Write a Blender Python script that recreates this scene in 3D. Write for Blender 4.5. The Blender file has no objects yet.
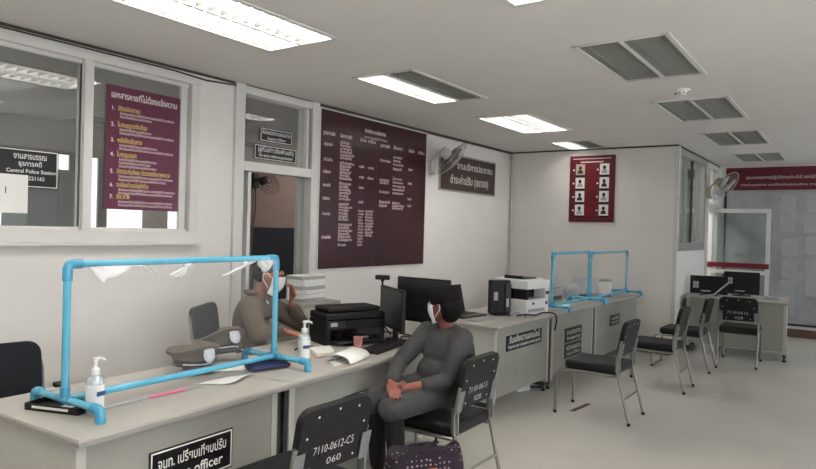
import bpy, math, random
from mathutils import Matrix, Vector, Quaternion
random.seed(7)
R = math.radians
PI = math.pi
scene = bpy.context.scene
COL = scene.collection

# ------------------------------------------------------------------ materials
def lin(c):
    return tuple(((v / 12.92) if v <= 0.04045 else ((v + 0.055) / 1.055) ** 2.4) for v in (x / 255 for x in c))

def mat(name, rgb, rough=0.5, metal=0.0, var=0.06, scale=6.0, bump=0.0, bscale=80.0, emit=None, estr=0.0, spec=0.5, coat=0.0):
    m = bpy.data.materials.new(name); m.use_nodes = True
    nt = m.node_tree; b = nt.nodes['Principled BSDF']
    base = lin(rgb)
    tc = nt.nodes.new('ShaderNodeTexCoord')
    n = nt.nodes.new('ShaderNodeTexNoise'); n.inputs['Scale'].default_value = scale; n.inputs['Detail'].default_value = 4
    nt.links.new(tc.outputs['Object'], n.inputs['Vector'])
    r = nt.nodes.new('ShaderNodeValToRGB')
    r.color_ramp.elements[0].position = 0.3; r.color_ramp.elements[1].position = 0.7
    r.color_ramp.elements[0].color = tuple(v * (1 - var) for v in base) + (1,)
    r.color_ramp.elements[1].color = tuple(min(1, v * (1 + var)) for v in base) + (1,)
    nt.links.new(n.outputs['Fac'], r.inputs['Fac'])
    nt.links.new(r.outputs['Color'], b.inputs['Base Color'])
    b.inputs['Roughness'].default_value = rough; b.inputs['Metallic'].default_value = metal
    b.inputs['Specular IOR Level'].default_value = spec
    if coat: b.inputs['Coat Weight'].default_value = coat
    if bump:
        n2 = nt.nodes.new('ShaderNodeTexNoise'); n2.inputs['Scale'].default_value = bscale; n2.inputs['Detail'].default_value = 3
        nt.links.new(tc.outputs['Object'], n2.inputs['Vector'])
        bp = nt.nodes.new('ShaderNodeBump'); bp.inputs['Strength'].default_value = bump; bp.inputs['Distance'].default_value = 0.01
        nt.links.new(n2.outputs['Fac'], bp.inputs['Height']); nt.links.new(bp.outputs['Normal'], b.inputs['Normal'])
    if emit:
        b.inputs['Emission Color'].default_value = lin(emit) + (1,); b.inputs['Emission Strength'].default_value = estr
    return m

def film(name, tint=(255, 255, 255), opac=0.1, rough=0.05, refl=0.5, body=(235, 238, 240)):
    """thin clear sheet: mostly straight-through, some surface reflection, a little milky body"""
    m = bpy.data.materials.new(name); m.use_nodes = True
    nt = m.node_tree; nt.nodes.remove(nt.nodes['Principled BSDF']); out = nt.nodes['Material Output']
    t = nt.nodes.new('ShaderNodeBsdfTransparent'); t.inputs['Color'].default_value = lin(tint) + (1,)
    d = nt.nodes.new('ShaderNodeBsdfDiffuse'); d.inputs['Color'].default_value = lin(body) + (1,)
    g = nt.nodes.new('ShaderNodeBsdfGlossy'); g.inputs['Roughness'].default_value = rough; g.inputs['Color'].default_value = (1, 1, 1, 1)
    m1 = nt.nodes.new('ShaderNodeMixShader'); m2 = nt.nodes.new('ShaderNodeMixShader')
    tc = nt.nodes.new('ShaderNodeTexCoord'); no = nt.nodes.new('ShaderNodeTexNoise'); no.inputs['Scale'].default_value = 5
    nt.links.new(tc.outputs['Object'], no.inputs['Vector'])
    mp = nt.nodes.new('ShaderNodeMapRange'); mp.inputs['To Min'].default_value = opac * .7; mp.inputs['To Max'].default_value = opac * 1.3
    nt.links.new(no.outputs['Fac'], mp.inputs['Value']); nt.links.new(mp.outputs['Result'], m1.inputs[0])
    nt.links.new(t.outputs[0], m1.inputs[1]); nt.links.new(d.outputs[0], m1.inputs[2])
    fr = nt.nodes.new('ShaderNodeLayerWeight'); fr.inputs['Blend'].default_value = .5
    pw = nt.nodes.new('ShaderNodeMath'); pw.operation = 'POWER'; pw.inputs[1].default_value = 4.0
    nt.links.new(fr.outputs['Facing'], pw.inputs[0])
    mu = nt.nodes.new('ShaderNodeMath'); mu.operation = 'MULTIPLY_ADD'; mu.inputs[1].default_value = .9 * min(1, refl * 2); mu.inputs[2].default_value = .045 * refl * 2
    mu.use_clamp = True
    nt.links.new(pw.outputs[0], mu.inputs[0]); nt.links.new(mu.outputs[0], m2.inputs[0])
    nt.links.new(m1.outputs[0], m2.inputs[1]); nt.links.new(g.outputs[0], m2.inputs[2])
    nt.links.new(m2.outputs[0], out.inputs['Surface'])
    return m

def emission(name, rgb, s):
    m = bpy.data.materials.new(name); m.use_nodes = True
    nt = m.node_tree; b = nt.nodes['Principled BSDF']
    b.inputs['Base Color'].default_value = (.9, .9, .9, 1)
    b.inputs['Emission Color'].default_value = lin(rgb) + (1,); b.inputs['Emission Strength'].default_value = s
    return m

def dotted(name, a, b_, scale):
    m = mat(name, a, .8, var=.08)
    nt = m.node_tree; b = nt.nodes['Principled BSDF']
    src = b.inputs['Base Color'].links[0].from_socket
    tc = nt.nodes.new('ShaderNodeTexCoord'); v = nt.nodes.new('ShaderNodeTexVoronoi'); v.inputs['Scale'].default_value = scale
    v.inputs['Randomness'].default_value = .25
    nt.links.new(tc.outputs['Object'], v.inputs['Vector'])
    lt = nt.nodes.new('ShaderNodeMath'); lt.operation = 'LESS_THAN'; lt.inputs[1].default_value = .21
    nt.links.new(v.outputs['Distance'], lt.inputs[0])
    mx = nt.nodes.new('ShaderNodeMix'); mx.data_type = 'RGBA'; mx.inputs[7].default_value = lin(b_) + (1,)
    nt.links.new(lt.outputs[0], mx.inputs[0]); nt.links.new(src, mx.inputs[6])
    nt.links.new(mx.outputs[2], b.inputs['Base Color'])
    return m

def striped(name, a, b_, scale, direction='X'):
    m = mat(name, a, .85, bump=.4, bscale=150)
    nt = m.node_tree; b = nt.nodes['Principled BSDF']
    src = b.inputs['Base Color'].links[0].from_socket
    tc = nt.nodes.new('ShaderNodeTexCoord'); w = nt.nodes.new('ShaderNodeTexWave'); w.inputs['Scale'].default_value = scale
    w.bands_direction = direction; w.inputs['Distortion'].default_value = 3; w.inputs['Detail'].default_value = 3
    nt.links.new(tc.outputs['Object'], w.inputs['Vector'])
    mx = nt.nodes.new('ShaderNodeMix'); mx.data_type = 'RGBA'; mx.inputs[7].default_value = lin(b_) + (1,)
    mp = nt.nodes.new('ShaderNodeMath'); mp.operation = 'MULTIPLY'; mp.inputs[1].default_value = .45
    nt.links.new(w.outputs['Fac'], mp.inputs[0]); nt.links.new(mp.outputs[0], mx.inputs[0]); nt.links.new(src, mx.inputs[6])
    nt.links.new(mx.outputs[2], b.inputs['Base Color'])
    return m

M = dict(
    wall=mat('wall_paint', (226, 222, 216), .75, var=.02, scale=2, bump=.05, bscale=200),
    ceil=mat('ceiling_paint', (226, 223, 219), .85, var=.015, scale=2),
    floor=mat('floor_vinyl', (202, 197, 188), .3, var=.06, scale=1.4, bump=.02, bscale=30),
    seam=mat('wall_seam', (70, 62, 56), .8),
    alu=mat('white_aluminium', (214, 211, 206), .4, var=.03),
    grayalu=mat('grey_aluminium', (158, 158, 152), .4, metal=.3, var=.04),
    conduit=mat('white_conduit', (206, 202, 196), .5),
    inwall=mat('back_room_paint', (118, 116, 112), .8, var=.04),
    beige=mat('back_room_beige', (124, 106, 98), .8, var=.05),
    navy=mat('navy_board', (20, 24, 40), .5, var=.1),
    maroon=mat('maroon_print', (58, 18, 26), .22, var=.06, spec=.6),
    plum=mat('plum_print', (96, 34, 62), .35, var=.08),
    brownsign=mat('brown_sign', (66, 46, 40), .4, var=.08),
    black=mat('black_plastic', (15, 15, 16), .5, var=.15, spec=.35),
    blacksign=mat('black_sign', (16, 16, 20), .35, var=.1),
    darkgrey=mat('dark_grey_plastic', (34, 34, 36), .4, var=.1),
    screen=mat('dark_screen', (30, 31, 33), .35, var=.05),
    padded=mat('black_vinyl', (17, 17, 18), .5, var=.15, bump=.15, bscale=90, spec=.35),
    navyfab=mat('navy_fabric', (18, 20, 30), .8, var=.12, bump=.3, bscale=250),
    mesh=mat('grey_mesh', (46, 50, 52), .8, var=.12, bump=.3, bscale=300),
    chrome=mat('steel_tube', (150, 147, 140), .28, metal=.85, var=.05),
    bracket=mat('grey_bracket', (134, 136, 138), .4, metal=.5, var=.08),
    white=mat('white_plastic', (228, 227, 224), .4, var=.03),
    ink=mat('white_lettering', (232, 228, 222), .6, var=.02),
    pinkink=mat('pale_pink_lettering', (228, 208, 208), .6, var=.03),
    yellow=mat('yellow_lettering', (224, 196, 110), .6, var=.05),
    paper=mat('paper', (232, 231, 226), .8, var=.03),
    greypaper=mat('grey_paper', (168, 170, 172), .8, var=.05),
    manila=mat('manila_folder', (186, 172, 152), .8, var=.06),
    navybook=mat('navy_book', (36, 40, 82), .5, var=.1),
    laminate=mat('desk_laminate', (178, 173, 165), .38, var=.03, scale=12),
    laminate_edge=mat('desk_edge', (150, 146, 140), .5, var=.04),
    panel=mat('desk_panel_steel', (150, 149, 140), .5, var=.03),
    panel2=mat('desk_frame_steel', (180, 178, 170), .5, var=.03),
    gap=mat('dark_steel_and_shade', (48, 48, 46), .6),  # dark steel parts, also the shade strips between desks
    blue=mat('blue_pvc_pipe', (92, 180, 208), .22, var=.06, coat=.4),
    bluedark=mat('blue_pvc_joint', (66, 158, 192), .22, var=.08, coat=.4),
    film=film('clear_film', opac=.05, rough=.12, refl=.35),
    fold=film('film_fold', opac=.62, rough=.18, refl=1.0, body=(250, 250, 250)),  # pleats made milky white, their highlights put into the colour
    glass=film('window_glass', tint=(248, 250, 249), opac=.02, rough=.0, refl=1.6),
    glass2=film('frosted_glass', tint=(240, 244, 243), opac=.16, rough=.1, refl=.6, body=(140, 148, 146)),
    gel=film('clear_bottle', tint=(235, 245, 248), opac=.38, rough=.08, refl=.7, body=(230, 240, 244)),
    khaki=mat('brown_uniform', (98, 86, 74), .85, var=.08, bump=.25, bscale=200),
    capbrown=mat('brown_cap_cloth', (100, 90, 80), .8, var=.08, bump=.25, bscale=220),
    capband=mat('dark_cap_band', (48, 42, 44), .7, var=.1),
    silver=mat('silver_badge', (214, 214, 220), .35, metal=.4, var=.15, scale=60),
    skin=mat('skin', (158, 106, 86), .55, var=.06, scale=25),
    skin2=mat('skin_tanned', (138, 80, 66), .55, var=.06, scale=25),
    hair=mat('black_hair', (10, 9, 9), .7, var=.3, scale=60, bump=.8, bscale=140, spec=.2),
    mask=mat('white_face_mask', (226, 226, 226), .8, var=.03, bump=.2, bscale=60),
    darkcloth=mat('black_trousers', (18, 17, 19), .85, var=.15),
    tunic=striped('grey_tunic', (62, 62, 63), (84, 84, 83), 30, 'Z'),
    polka=dotted('polka_dot_cloth', (28, 14, 30), (168, 132, 152), 40),
    orange=mat('orange_tag', (206, 126, 62), .6),
    pinkp=mat('pink_plastic', (222, 120, 150), .4),
    redpanel=mat('red_panel', (112, 18, 34), .4, var=.08),
    redframe=mat('dark_red_frame', (96, 18, 34), .4, var=.08),
    redbanner=mat('red_banner', (92, 14, 34), .45, var=.1),
    noticeboard=mat('grey_notice_sheet', (158, 160, 162), .35, var=.14, scale=5),
    notice=mat('pale_notice_paper', (172, 173, 173), .7, var=.06),
    brownbase=mat('brown_baseboard', (92, 70, 54), .6, var=.1),
    tape=mat('brown_tape', (96, 66, 54), .7),
    cardboard=mat('cardboard', (176, 150, 118), .8, var=.08),
    tealcab=mat('grey_green_cabinet', (120, 134, 134), .5, var=.04),
    fan=mat('fan_plastic', (198, 195, 188), .45, var=.05),
    fanbeige=mat('beige_fan_plastic', (176, 164, 146), .45, var=.05),
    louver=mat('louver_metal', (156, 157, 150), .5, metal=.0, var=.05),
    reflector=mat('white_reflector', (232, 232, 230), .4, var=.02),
    louver_lit=mat('lit_louver_metal', (134, 134, 132), .5, var=.05),  # louver copy darkened so the fins show against the lit tube
    reflector_shaded=mat('shaded_reflector', (170, 172, 164), .5, var=.05),  # reflector copy for unlit bays, the shade put into its grey
    fixframe=mat('fixture_frame', (216, 216, 210), .5, var=.02),
    blueprint=mat('blue_label', (40, 70, 130), .5),
    cup=mat('pink_cup', (206, 140, 140), .5, var=.2, scale=30),
    skypane=emission('bright_window', (250, 252, 255), .75),
    tube_on=emission('lit_tube', (255, 251, 245), 14.5),
    tube_off=mat('unlit_tube', (190, 190, 184), .4),
    lens=mat('lens_black', (8, 8, 10), .1),
    eye=mat('dark_eye', (20, 14, 12), .2),
)

# ------------------------------------------------------------------ mesh helpers
class MB:
    def __init__(s): s.v = []; s.f = []; s.m = []; s.mats = []
    def mi(s, m):
        m = M[m] if isinstance(m, str) else m
        if m not in s.mats: s.mats.append(m)
        return s.mats.index(m)
    def add(s, vs, fs, m, T=None):
        o = len(s.v); k = s.mi(m)
        for p in vs:
            p = Vector(p)
            s.v.append(tuple(T @ p) if T is not None else tuple(p))
        for f in fs: s.f.append(tuple(i + o for i in f)); s.m.append(k)
        return s
    def box(s, x0, x1, y0, y1, z0, z1, m, T=None):
        vs = [(x0, y0, z0), (x1, y0, z0), (x1, y1, z0), (x0, y1, z0), (x0, y0, z1), (x1, y0, z1), (x1, y1, z1), (x0, y1, z1)]
        fs = [(0, 3, 2, 1), (4, 5, 6, 7), (0, 1, 5, 4), (1, 2, 6, 5), (2, 3, 7, 6), (3, 0, 4, 7)]
        return s.add(vs, fs, m, T)
    def tube(s, pts, r, m, n=10, T=None, ry=None, closed=False):
        pts = [Vector(p) for p in pts]; k = len(pts)
        rr = r if isinstance(r, (list, tuple)) else [r] * k
        d = []
        for i in range(k):
            if closed: a, b = pts[i - 1], pts[(i + 1) % k]
            else: a, b = pts[max(i - 1, 0)], pts[min(i + 1, k - 1)]
            d.append((b - a).normalized())
        up = Vector((0, 0, 1)) if abs(d[0].z) < .9 else Vector((1, 0, 0))
        nrm = (up - d[0] * up.dot(d[0])).normalized()
        vs = []; fs = []
        for i in range(k):
            if i: nrm = (d[i - 1].rotation_difference(d[i]) @ nrm); nrm = (nrm - d[i] * nrm.dot(d[i])).normalized()
            bn = d[i].cross(nrm)
            for j in range(n):
                a = 2 * PI * j / n
                vs.append(pts[i] + nrm * (math.cos(a) * rr[i]) + bn * (math.sin(a) * rr[i] * (ry or 1)))
        for i in range(k if closed else k - 1):
            a = i * n; b = ((i + 1) % k) * n
            for j in range(n):
                j2 = (j + 1) % n
                fs.append((a + j, a + j2, b + j2, b + j))
        if not closed:
            fs.append(tuple(reversed(range(n)))); fs.append(tuple(range((k - 1) * n, k * n)))
        return s.add(vs, fs, m, T)
    def lathe(s, prof, m, n=24, T=None):
        vs = []; fs = []
        for (r, z) in prof:
            for j in range(n):
                a = 2 * PI * j / n; vs.append((max(r, 1e-4) * math.cos(a), max(r, 1e-4) * math.sin(a), z))
        for i in range(len(prof) - 1):
            for j in range(n):
                j2 = (j + 1) % n
                fs.append((i * n + j, i * n + j2, (i + 1) * n + j2, (i + 1) * n + j))
        fs.append(tuple(reversed(range(n)))); fs.append(tuple(range((len(prof) - 1) * n, len(prof) * n)))
        return s.add(vs, fs, m, T)
    def ell(s, c, r, m, T=None, nu=16, nv=10, rot=None):
        vs = []; fs = []
        r = (r, r, r) if not isinstance(r, (list, tuple)) else r
        for i in range(nv + 1):
            t = PI * i / nv
            for j in range(nu):
                a = 2 * PI * j / nu
                p = Vector((r[0] * max(math.sin(t), 1e-3) * math.cos(a), r[1] * max(math.sin(t), 1e-3) * math.sin(a), -r[2] * math.cos(t)))
                if rot is not None: p = rot @ p
                vs.append(p + Vector(c))
        for i in range(nv):
            for j in range(nu):
                j2 = (j + 1) % nu
                fs.append((i * nu + j, i * nu + j2, (i + 1) * nu + j2, (i + 1) * nu + j))
        fs.append(tuple(reversed(range(nu)))); fs.append(tuple(range(nv * nu, nv * nu + nu)))
        return s.add(vs, fs, m, T)
    def cap(s, a, b, ra, rb, m='skin', T=None, n=14, flat=1.0):
        a = Vector(a); b = Vector(b); L = (b - a); d = L.normalized(); pts = []; rr = []
        for t in (90, 70, 45, 20): pts.append(a - d * ra * math.sin(R(t))); rr.append(max(ra * math.cos(R(t)), 1e-3))
        pts.append(a); rr.append(ra)
        pts.append((a + b) / 2); rr.append((ra + rb) / 2)
        pts.append(b); rr.append(rb)
        for t in (20, 45, 70, 90): pts.append(b + d * rb * math.sin(R(t))); rr.append(max(rb * math.cos(R(t)), 1e-3))
        return s.tube(pts, rr, m, n, T, ry=flat)
    def prism(s, poly, z0, z1, m, T=None):
        n = len(poly)
        vs = [(x, y, z0) for x, y in poly] + [(x, y, z1) for x, y in poly]
        fs = [tuple(reversed(range(n))), tuple(range(n, 2 * n))] + [(i, (i + 1) % n, n + (i + 1) % n, n + i) for i in range(n)]
        return s.add(vs, fs, m, T)
    def text(s, body, size, m, T, align='CENTER', depth=0.0, bold=0.0, width=None):
        vs, fs, w = text_mesh(body, align, bold)
        k = size
        kx = size if not width or w <= 0 else width / w
        return s.add([(x * kx, y * k, 0) for x, y, z in vs], fs, m, T)
    def build(s, name, parent=None, bevel=0.0, smooth=40, loc=None, seg=2):
        me = bpy.data.meshes.new(name); me.from_pydata(s.v, [], s.f)
        for m in s.mats: me.materials.append(m)
        me.polygons.foreach_set('material_index', s.m)
        me.polygons.foreach_set('use_smooth', [True] * len(me.polygons))
        me.update(); me.set_sharp_from_angle(angle=R(smooth))
        o = bpy.data.objects.new(name, me); COL.objects.link(o)
        if parent is not None: o.parent = parent
        if loc is not None: o.location = loc
        if bevel:
            b = o.modifiers.new('bevel', 'BEVEL'); b.width = bevel; b.segments = seg; b.limit_method = 'ANGLE'; b.angle_limit = R(35)
        return o

_tc = {}
def text_mesh(body, align='CENTER', bold=0.0):
    key = (body, align, bold)
    if key not in _tc:
        c = bpy.data.curves.new('lettering', 'FONT'); c.body = body; c.align_x = align; c.resolution_u = 2; c.offset = bold
        o = bpy.data.objects.new('lettering', c); COL.objects.link(o)
        dg = bpy.context.evaluated_depsgraph_get(); dg.update()
        me = bpy.data.meshes.new_from_object(o.evaluated_get(dg))
        vs = [tuple(v.co) for v in me.vertices]; fs = [tuple(p.vertices) for p in me.polygons]
        xs = [v[0] for v in vs] or [0]
        _tc[key] = (vs, fs, max(xs) - min(xs))
        bpy.data.objects.remove(o); bpy.data.curves.remove(c); bpy.data.meshes.remove(me)
    return _tc[key]

def flow(pts, k=8):
    P = [Vector(p) for p in pts]; out = []
    for i in range(len(P) - 1):
        a, b, c, d = P[max(i - 1, 0)], P[i], P[i + 1], P[min(i + 2, len(P) - 1)]
        for j in range(k):
            t = j / k; out.append(.5 * ((2 * b) + (c - a) * t + (2 * a - 5 * b + 4 * c - d) * t * t + (3 * b - a - 3 * c + d) * t ** 3))
    return out + [P[-1]]

def frameT(o, right, up):
    """matrix with x along right, y along up, z out of the surface"""
    r = Vector(right).normalized(); u = Vector(up).normalized(); n = r.cross(u)
    T = Matrix.Identity(4)
    for i in range(3): T[i][0] = r[i]; T[i][1] = u[i]; T[i][2] = n[i]; T[i][3] = o[i]
    return T

def TL(x, z, y=4.3, off=0.0):     # on the left wall, facing the room
    return frameT((x, y - off, z), (1, 0, 0), (0, 0, 1))
def TBk(y, z, x, off=0.0):        # on a wall that faces the viewer
    return frameT((x - off, y, z), (0, -1, 0), (0, 0, 1))

def put(o, label=None, cat=None, group=None, kind=None):
    if label: o['label'] = label
    if cat: o['category'] = cat
    if group: o['group'] = group
    if kind: o['kind'] = kind
    return o
def thing(name, label, cat, loc=(0, 0, 0), rz=0, group=None):
    o = bpy.data.objects.new(name, None); COL.objects.link(o); o.empty_display_size = .1
    o.location = loc; o.rotation_euler = (0, 0, rz)
    return put(o, label, cat, group)
def struct(o): o['kind'] = 'structure'; return o
def kids(o): return [c for c in bpy.data.objects if c.parent == o]
def dup(root, loc, rz, label, group=None):
    r = root.copy(); COL.objects.link(r); r.location = loc; r.rotation_euler = (0, 0, rz); r['label'] = label
    if group: r['group'] = group
    for ch in kids(root):
        c = ch.copy(); COL.objects.link(c); c.parent = r
        for g in kids(ch):
            d = g.copy(); COL.objects.link(d); d.parent = c
    return r

def blob(mb, name, parent, material, voxel=.008, smooth=6, loc=None):
    """fuse overlapping closed shapes into one continuous skin"""
    o = mb.build('tmp_shape')
    r = o.modifiers.new('r', 'REMESH'); r.mode = 'VOXEL'; r.voxel_size = voxel
    s = o.modifiers.new('s', 'SMOOTH'); s.factor = .5; s.iterations = smooth
    dg = bpy.context.evaluated_depsgraph_get(); dg.update()
    me = bpy.data.meshes.new_from_object(o.evaluated_get(dg)); me.name = name
    bpy.data.objects.remove(o)
    me.materials.clear(); me.materials.append(M[material])
    me.polygons.foreach_set('use_smooth', [True] * len(me.polygons))
    me.polygons.foreach_set('material_index', [0] * len(me.polygons))
    me.update()
    o = bpy.data.objects.new(name, me); COL.objects.link(o)
    if parent is not None: o.parent = parent
    if loc is not None: o.location = loc
    return o

# ------------------------------------------------------------------ room
H = 2.731; YL = 4.3; XB = 8.86; YB = 1.95; XE = 11.92; YR = -3.4; X0 = -3.2
f = MB(); f.box(X0, XE, YR, YL, -.06, 0, 'floor'); f.box(X0, 9.5, YL, 8.1, -.06, 0, 'floor')
f.build('floor'); struct(bpy.data.objects['floor'])

fixtures = [  # x0, x1, y0, y1, lit half nearest the left wall, lit other half
    (1.90, 3.08, 2.72, 3.32, 1, 1), (3.95, 5.13, 2.75, 3.31, 1, 0), (5.98, 7.16, 2.74, 3.33, 1, 1), (8.03, 8.80, 2.84, 3.36, 1, 0),
    (1.92, 3.10, .93, 1.52, 1, 1), (3.955, 5.07, .945, 1.52, 0, 0), (5.96, 7.10, .93, 1.54, 0, 0), (7.98, 9.17, .93, 1.53, 0, 0), (10.14, 11.25, .915, 1.52, 0, 0),
    (-.15, 1.03, 2.72, 3.32, 1, 1), (-.15, 1.03, .93, 1.52, 1, 1), (-.15, 1.03, -.9, -.31, 1, 1), (1.92, 3.10, -.9, -.31, 1, 1)]
xs = sorted({X0, XE} | {v for q in fixtures for v in q[:2]}); ys = sorted({YR, YL} | {v for q in fixtures for v in q[2:4]})
c = MB()
for i in range(len(xs) - 1):
    for j in range(len(ys) - 1):
        mx, my = (xs[i] + xs[i + 1]) / 2, (ys[j] + ys[j + 1]) / 2
        if any(q[0] < mx < q[1] and q[2] < my < q[3] for q in fixtures): continue
        c.add([(xs[i], ys[j], H), (xs[i + 1], ys[j], H), (xs[i + 1], ys[j + 1], H), (xs[i], ys[j + 1], H)], [(3, 2, 1, 0)], 'ceil')
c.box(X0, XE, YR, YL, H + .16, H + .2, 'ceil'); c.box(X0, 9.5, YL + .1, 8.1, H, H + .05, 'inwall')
struct(c.build('ceiling'))

w = MB()   # left wall with a window and a door opening
for a in ((X0, .85, 0, H), (.85, 3.25, 0, 1.39), (.85, 3.25, 2.66, H), (3.25, 3.60, 0, H), (3.60, 4.616, 2.70, H), (4.616, XB, 0, H)):
    w.box(a[0], a[1], YL, YL + .1, a[2], a[3], 'wall')
struct(w.build('wall_left'))
w = MB(); w.box(XB, XB + .1, YB + .1, YL + .1, 0, H, 'wall'); struct(w.build('wall_back'))
w = MB()   # side of the boxed-in room: window low wall, posts, door opening
for a in ((XB, 8.93, 0, H), (8.93, 10.70, 0, 1.36), (8.93, 10.70, 2.705, H), (10.70, 10.84, 0, H), (10.84, XE, 2.70, H), (11.80, XE, 0, 2.70)):
    w.box(a[0], a[1], YB, YB + .1, a[2], a[3], 'wall')
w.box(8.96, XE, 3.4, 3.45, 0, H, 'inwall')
struct(w.build('wall_side'))
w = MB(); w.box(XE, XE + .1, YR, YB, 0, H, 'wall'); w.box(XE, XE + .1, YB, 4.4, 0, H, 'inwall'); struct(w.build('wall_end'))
w = MB()   # right wall with daylight windows, rear wall
for a in ((X0, -1.8, 0, H), (-1.8, 4.2, 0, .9), (-1.8, 4.2, 2.4, H), (1.1, 1.3, .9, 2.4), (4.2, 8.4, 0, H), (8.4, 11.2, 0, .9), (8.4, 11.2, 2.4, H), (11.2, XE, 0, H)):
    w.box(a[0], a[1], YR - .1, YR, a[2], a[3], 'wall')
struct(w.build('wall_right'))
w = MB(); w.box(X0 - .1, X0, YR, 8.1, 0, H, 'wall'); struct(w.build('wall_rear'))
w = MB()   # back room behind the window wall
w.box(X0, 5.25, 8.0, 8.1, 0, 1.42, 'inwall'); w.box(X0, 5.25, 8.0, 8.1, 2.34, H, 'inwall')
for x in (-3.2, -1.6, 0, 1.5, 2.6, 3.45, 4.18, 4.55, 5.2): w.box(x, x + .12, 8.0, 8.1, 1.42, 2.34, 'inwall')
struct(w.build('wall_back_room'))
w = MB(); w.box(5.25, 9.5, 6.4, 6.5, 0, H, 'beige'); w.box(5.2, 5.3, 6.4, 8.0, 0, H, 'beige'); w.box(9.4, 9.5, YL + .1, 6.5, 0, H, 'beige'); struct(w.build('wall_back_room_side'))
# dark gap and cable along the top of the walls, conduit in the corner, baseboard
t = MB(); t.box(X0, XB, YL - .012, YL, H - .018, H, 'seam'); t.tube([(1.5, YL - .018, H - .03), (3.0, YL - .02, H - .034), (3.3, YL - .022, H - .05), (3.6, YL - .02, H - .03), (6, YL - .018, H - .03), (XB, YL - .018, H - .03)], .006, 'seam', 6)
t.box(XB - .012, XB, YB, YL, H - .02, H, 'seam'); t.box(XB, XE, YB - .012, YB, H - .02, H, 'seam'); struct(t.build('trim_1'))
t = MB(); t.tube([(XB - .03, YL - .03, 0), (XB - .03, YL - .03, H - .03)], .016, 'conduit'); t.box(XB - .07, XB, YL - .07, YL, H - .12, H - .05, 'conduit'); struct(t.build('trim_2', bevel=.004))
t = MB(); t.box(XB - .012, XB + .06, YB - .03, YB + .02, 0, H - .02, 'alu'); struct(t.build('trim_3', bevel=.003))
t = MB(); t.box(XE - .02, XE, YR, YB, .0, .13, 'brownbase'); struct(t.build('baseboard_end'))
t = MB(); t.box(XB - .015, XB, YB, YL, 0, .09, 'seam'); struct(t.build('baseboard_back'))

# window 1: sliding aluminium window in the left wall
w = MB(); yy0, yy1 = YL - .025, YL + .08
w.box(.85, 3.25, yy0, yy1, 2.625, 2.675, 'alu'); w.box(.85, 3.25, yy0, yy1, 1.385, 1.48, 'alu'); w.box(.82, 3.28, yy0 - .03, yy0 - .001, 1.375, 1.40, 'alu')
w.box(.85, .92, yy0, yy1, 1.48, 2.625, 'alu'); w.box(3.17, 3.25, yy0, yy1, 1.48, 2.625, 'alu'); w.box(2.322, 2.385, yy0, yy1, 1.48, 2.625, 'alu')
win = struct(w.build('window_1', bevel=.004))
for (x0, x1) in ((.92, 2.372), (2.372, 3.17)):
    s = MB(); e = .032
    s.box(x0, x1, YL + .015, YL + .045, 2.60, 2.63, 'alu'); s.box(x0, x1, YL + .015, YL + .045, 1.47, 1.50, 'alu')
    s.box(x0, x0 + .02, YL + .015, YL + .045, 1.5, 2.6, 'alu'); s.box(x1 - .05 if x1 < 3 else x1 - .068, x1 - .012, YL + .015, YL + .045, 1.5, 2.6, 'alu')
    s.build('sash', win, bevel=.003)
    s = MB(); s.box(x0 + .02, x1 - .05, YL + .028, YL + .033, 1.5, 2.6, 'glass'); s.build('pane', win)
# door 1: frame with transom
d = MB(); y0, y1 = YL - .03, YL + .11
d.box(3.60, 3.70, y0, y1, 0, 2.73, 'alu'); d.box(4.52, 4.616, y0, y1, 0, 2.73, 'alu'); d.box(3.70, 4.52, y0 + .002, y1, 2.655, 2.72, 'alu'); d.box(3.70, 4.52, y0 + .002, y1, 2.005, 2.085, 'alu')
d.box(4.465, 4.49, y0 + .02, y1, 2.085, 2.655, 'alu'); d.box(4.49, 4.52, y0 + .05, y1, 2.085, 2.655, 'gap')
door = struct(d.build('door_1', bevel=.004))
s = MB(); s.box(3.70, 4.465, YL + .03, YL + .036, 2.085, 2.655, 'glass'); s.build('pane', door)
s = MB(); s.box(3.765, 3.80, YL - .01, YL + .08, .02, 2.0, 'alu'); s.box(3.70, 3.765, YL + .06, YL + .10, .02, 2.0, 'gap'); s.build('door_leaf_edge', door, bevel=.003)
s = MB(); s.box(4.44, 4.52, YL + .06, YL + .10, .02, 2.0, 'grayalu'); s.build('door_stop', door, bevel=.003)
# bright daylight panes of the back room
for i, (x0, x1) in enumerate(((-3.08, -1.6), (-1.48, 0), (.12, 1.5), (1.62, 2.6), (2.72, 3.45), (3.57, 4.18), (4.30, 4.55), (4.67, 5.2))):
    s = MB(); s.box(x0, x1, 8.04, 8.06, 1.42, 2.34, 'skypane'); struct(s.build('window_%d' % (i + 3)))

# window 2 in the side wall
w = MB(); y0, y1 = YB - .025, YB + .06
w.box(8.93, 10.70, y0, y1, 2.62, 2.70, 'grayalu'); w.box(8.93, 10.70, y0, y1, 1.35, 1.46, 'grayalu'); w.box(8.93, 9.04, y0, y1, 1.46, 2.62, 'grayalu'); w.box(10.58, 10.70, y0, y1, 1.46, 2.62, 'grayalu')
w.box(9.42, 9.47, y0 + .02, y1, 1.46, 2.62, 'grayalu'); w.box(9.85, 9.90, y0 + .03, y1, 1.46, 2.62, 'gap'); w.box(10.2, 10.27, y0 + .02, y1, 1.46, 2.62, 'grayalu')
win = struct(w.build('window_2', bevel=.004))
for x0, x1 in ((9.04, 9.42), (9.47, 9.85), (9.9, 10.2), (10.27, 10.58)):
    s = MB(); s.box(x0, x1, YB + .02, YB + .026, 1.46, 2.62, 'glass2'); s.build('pane', win)
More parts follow.
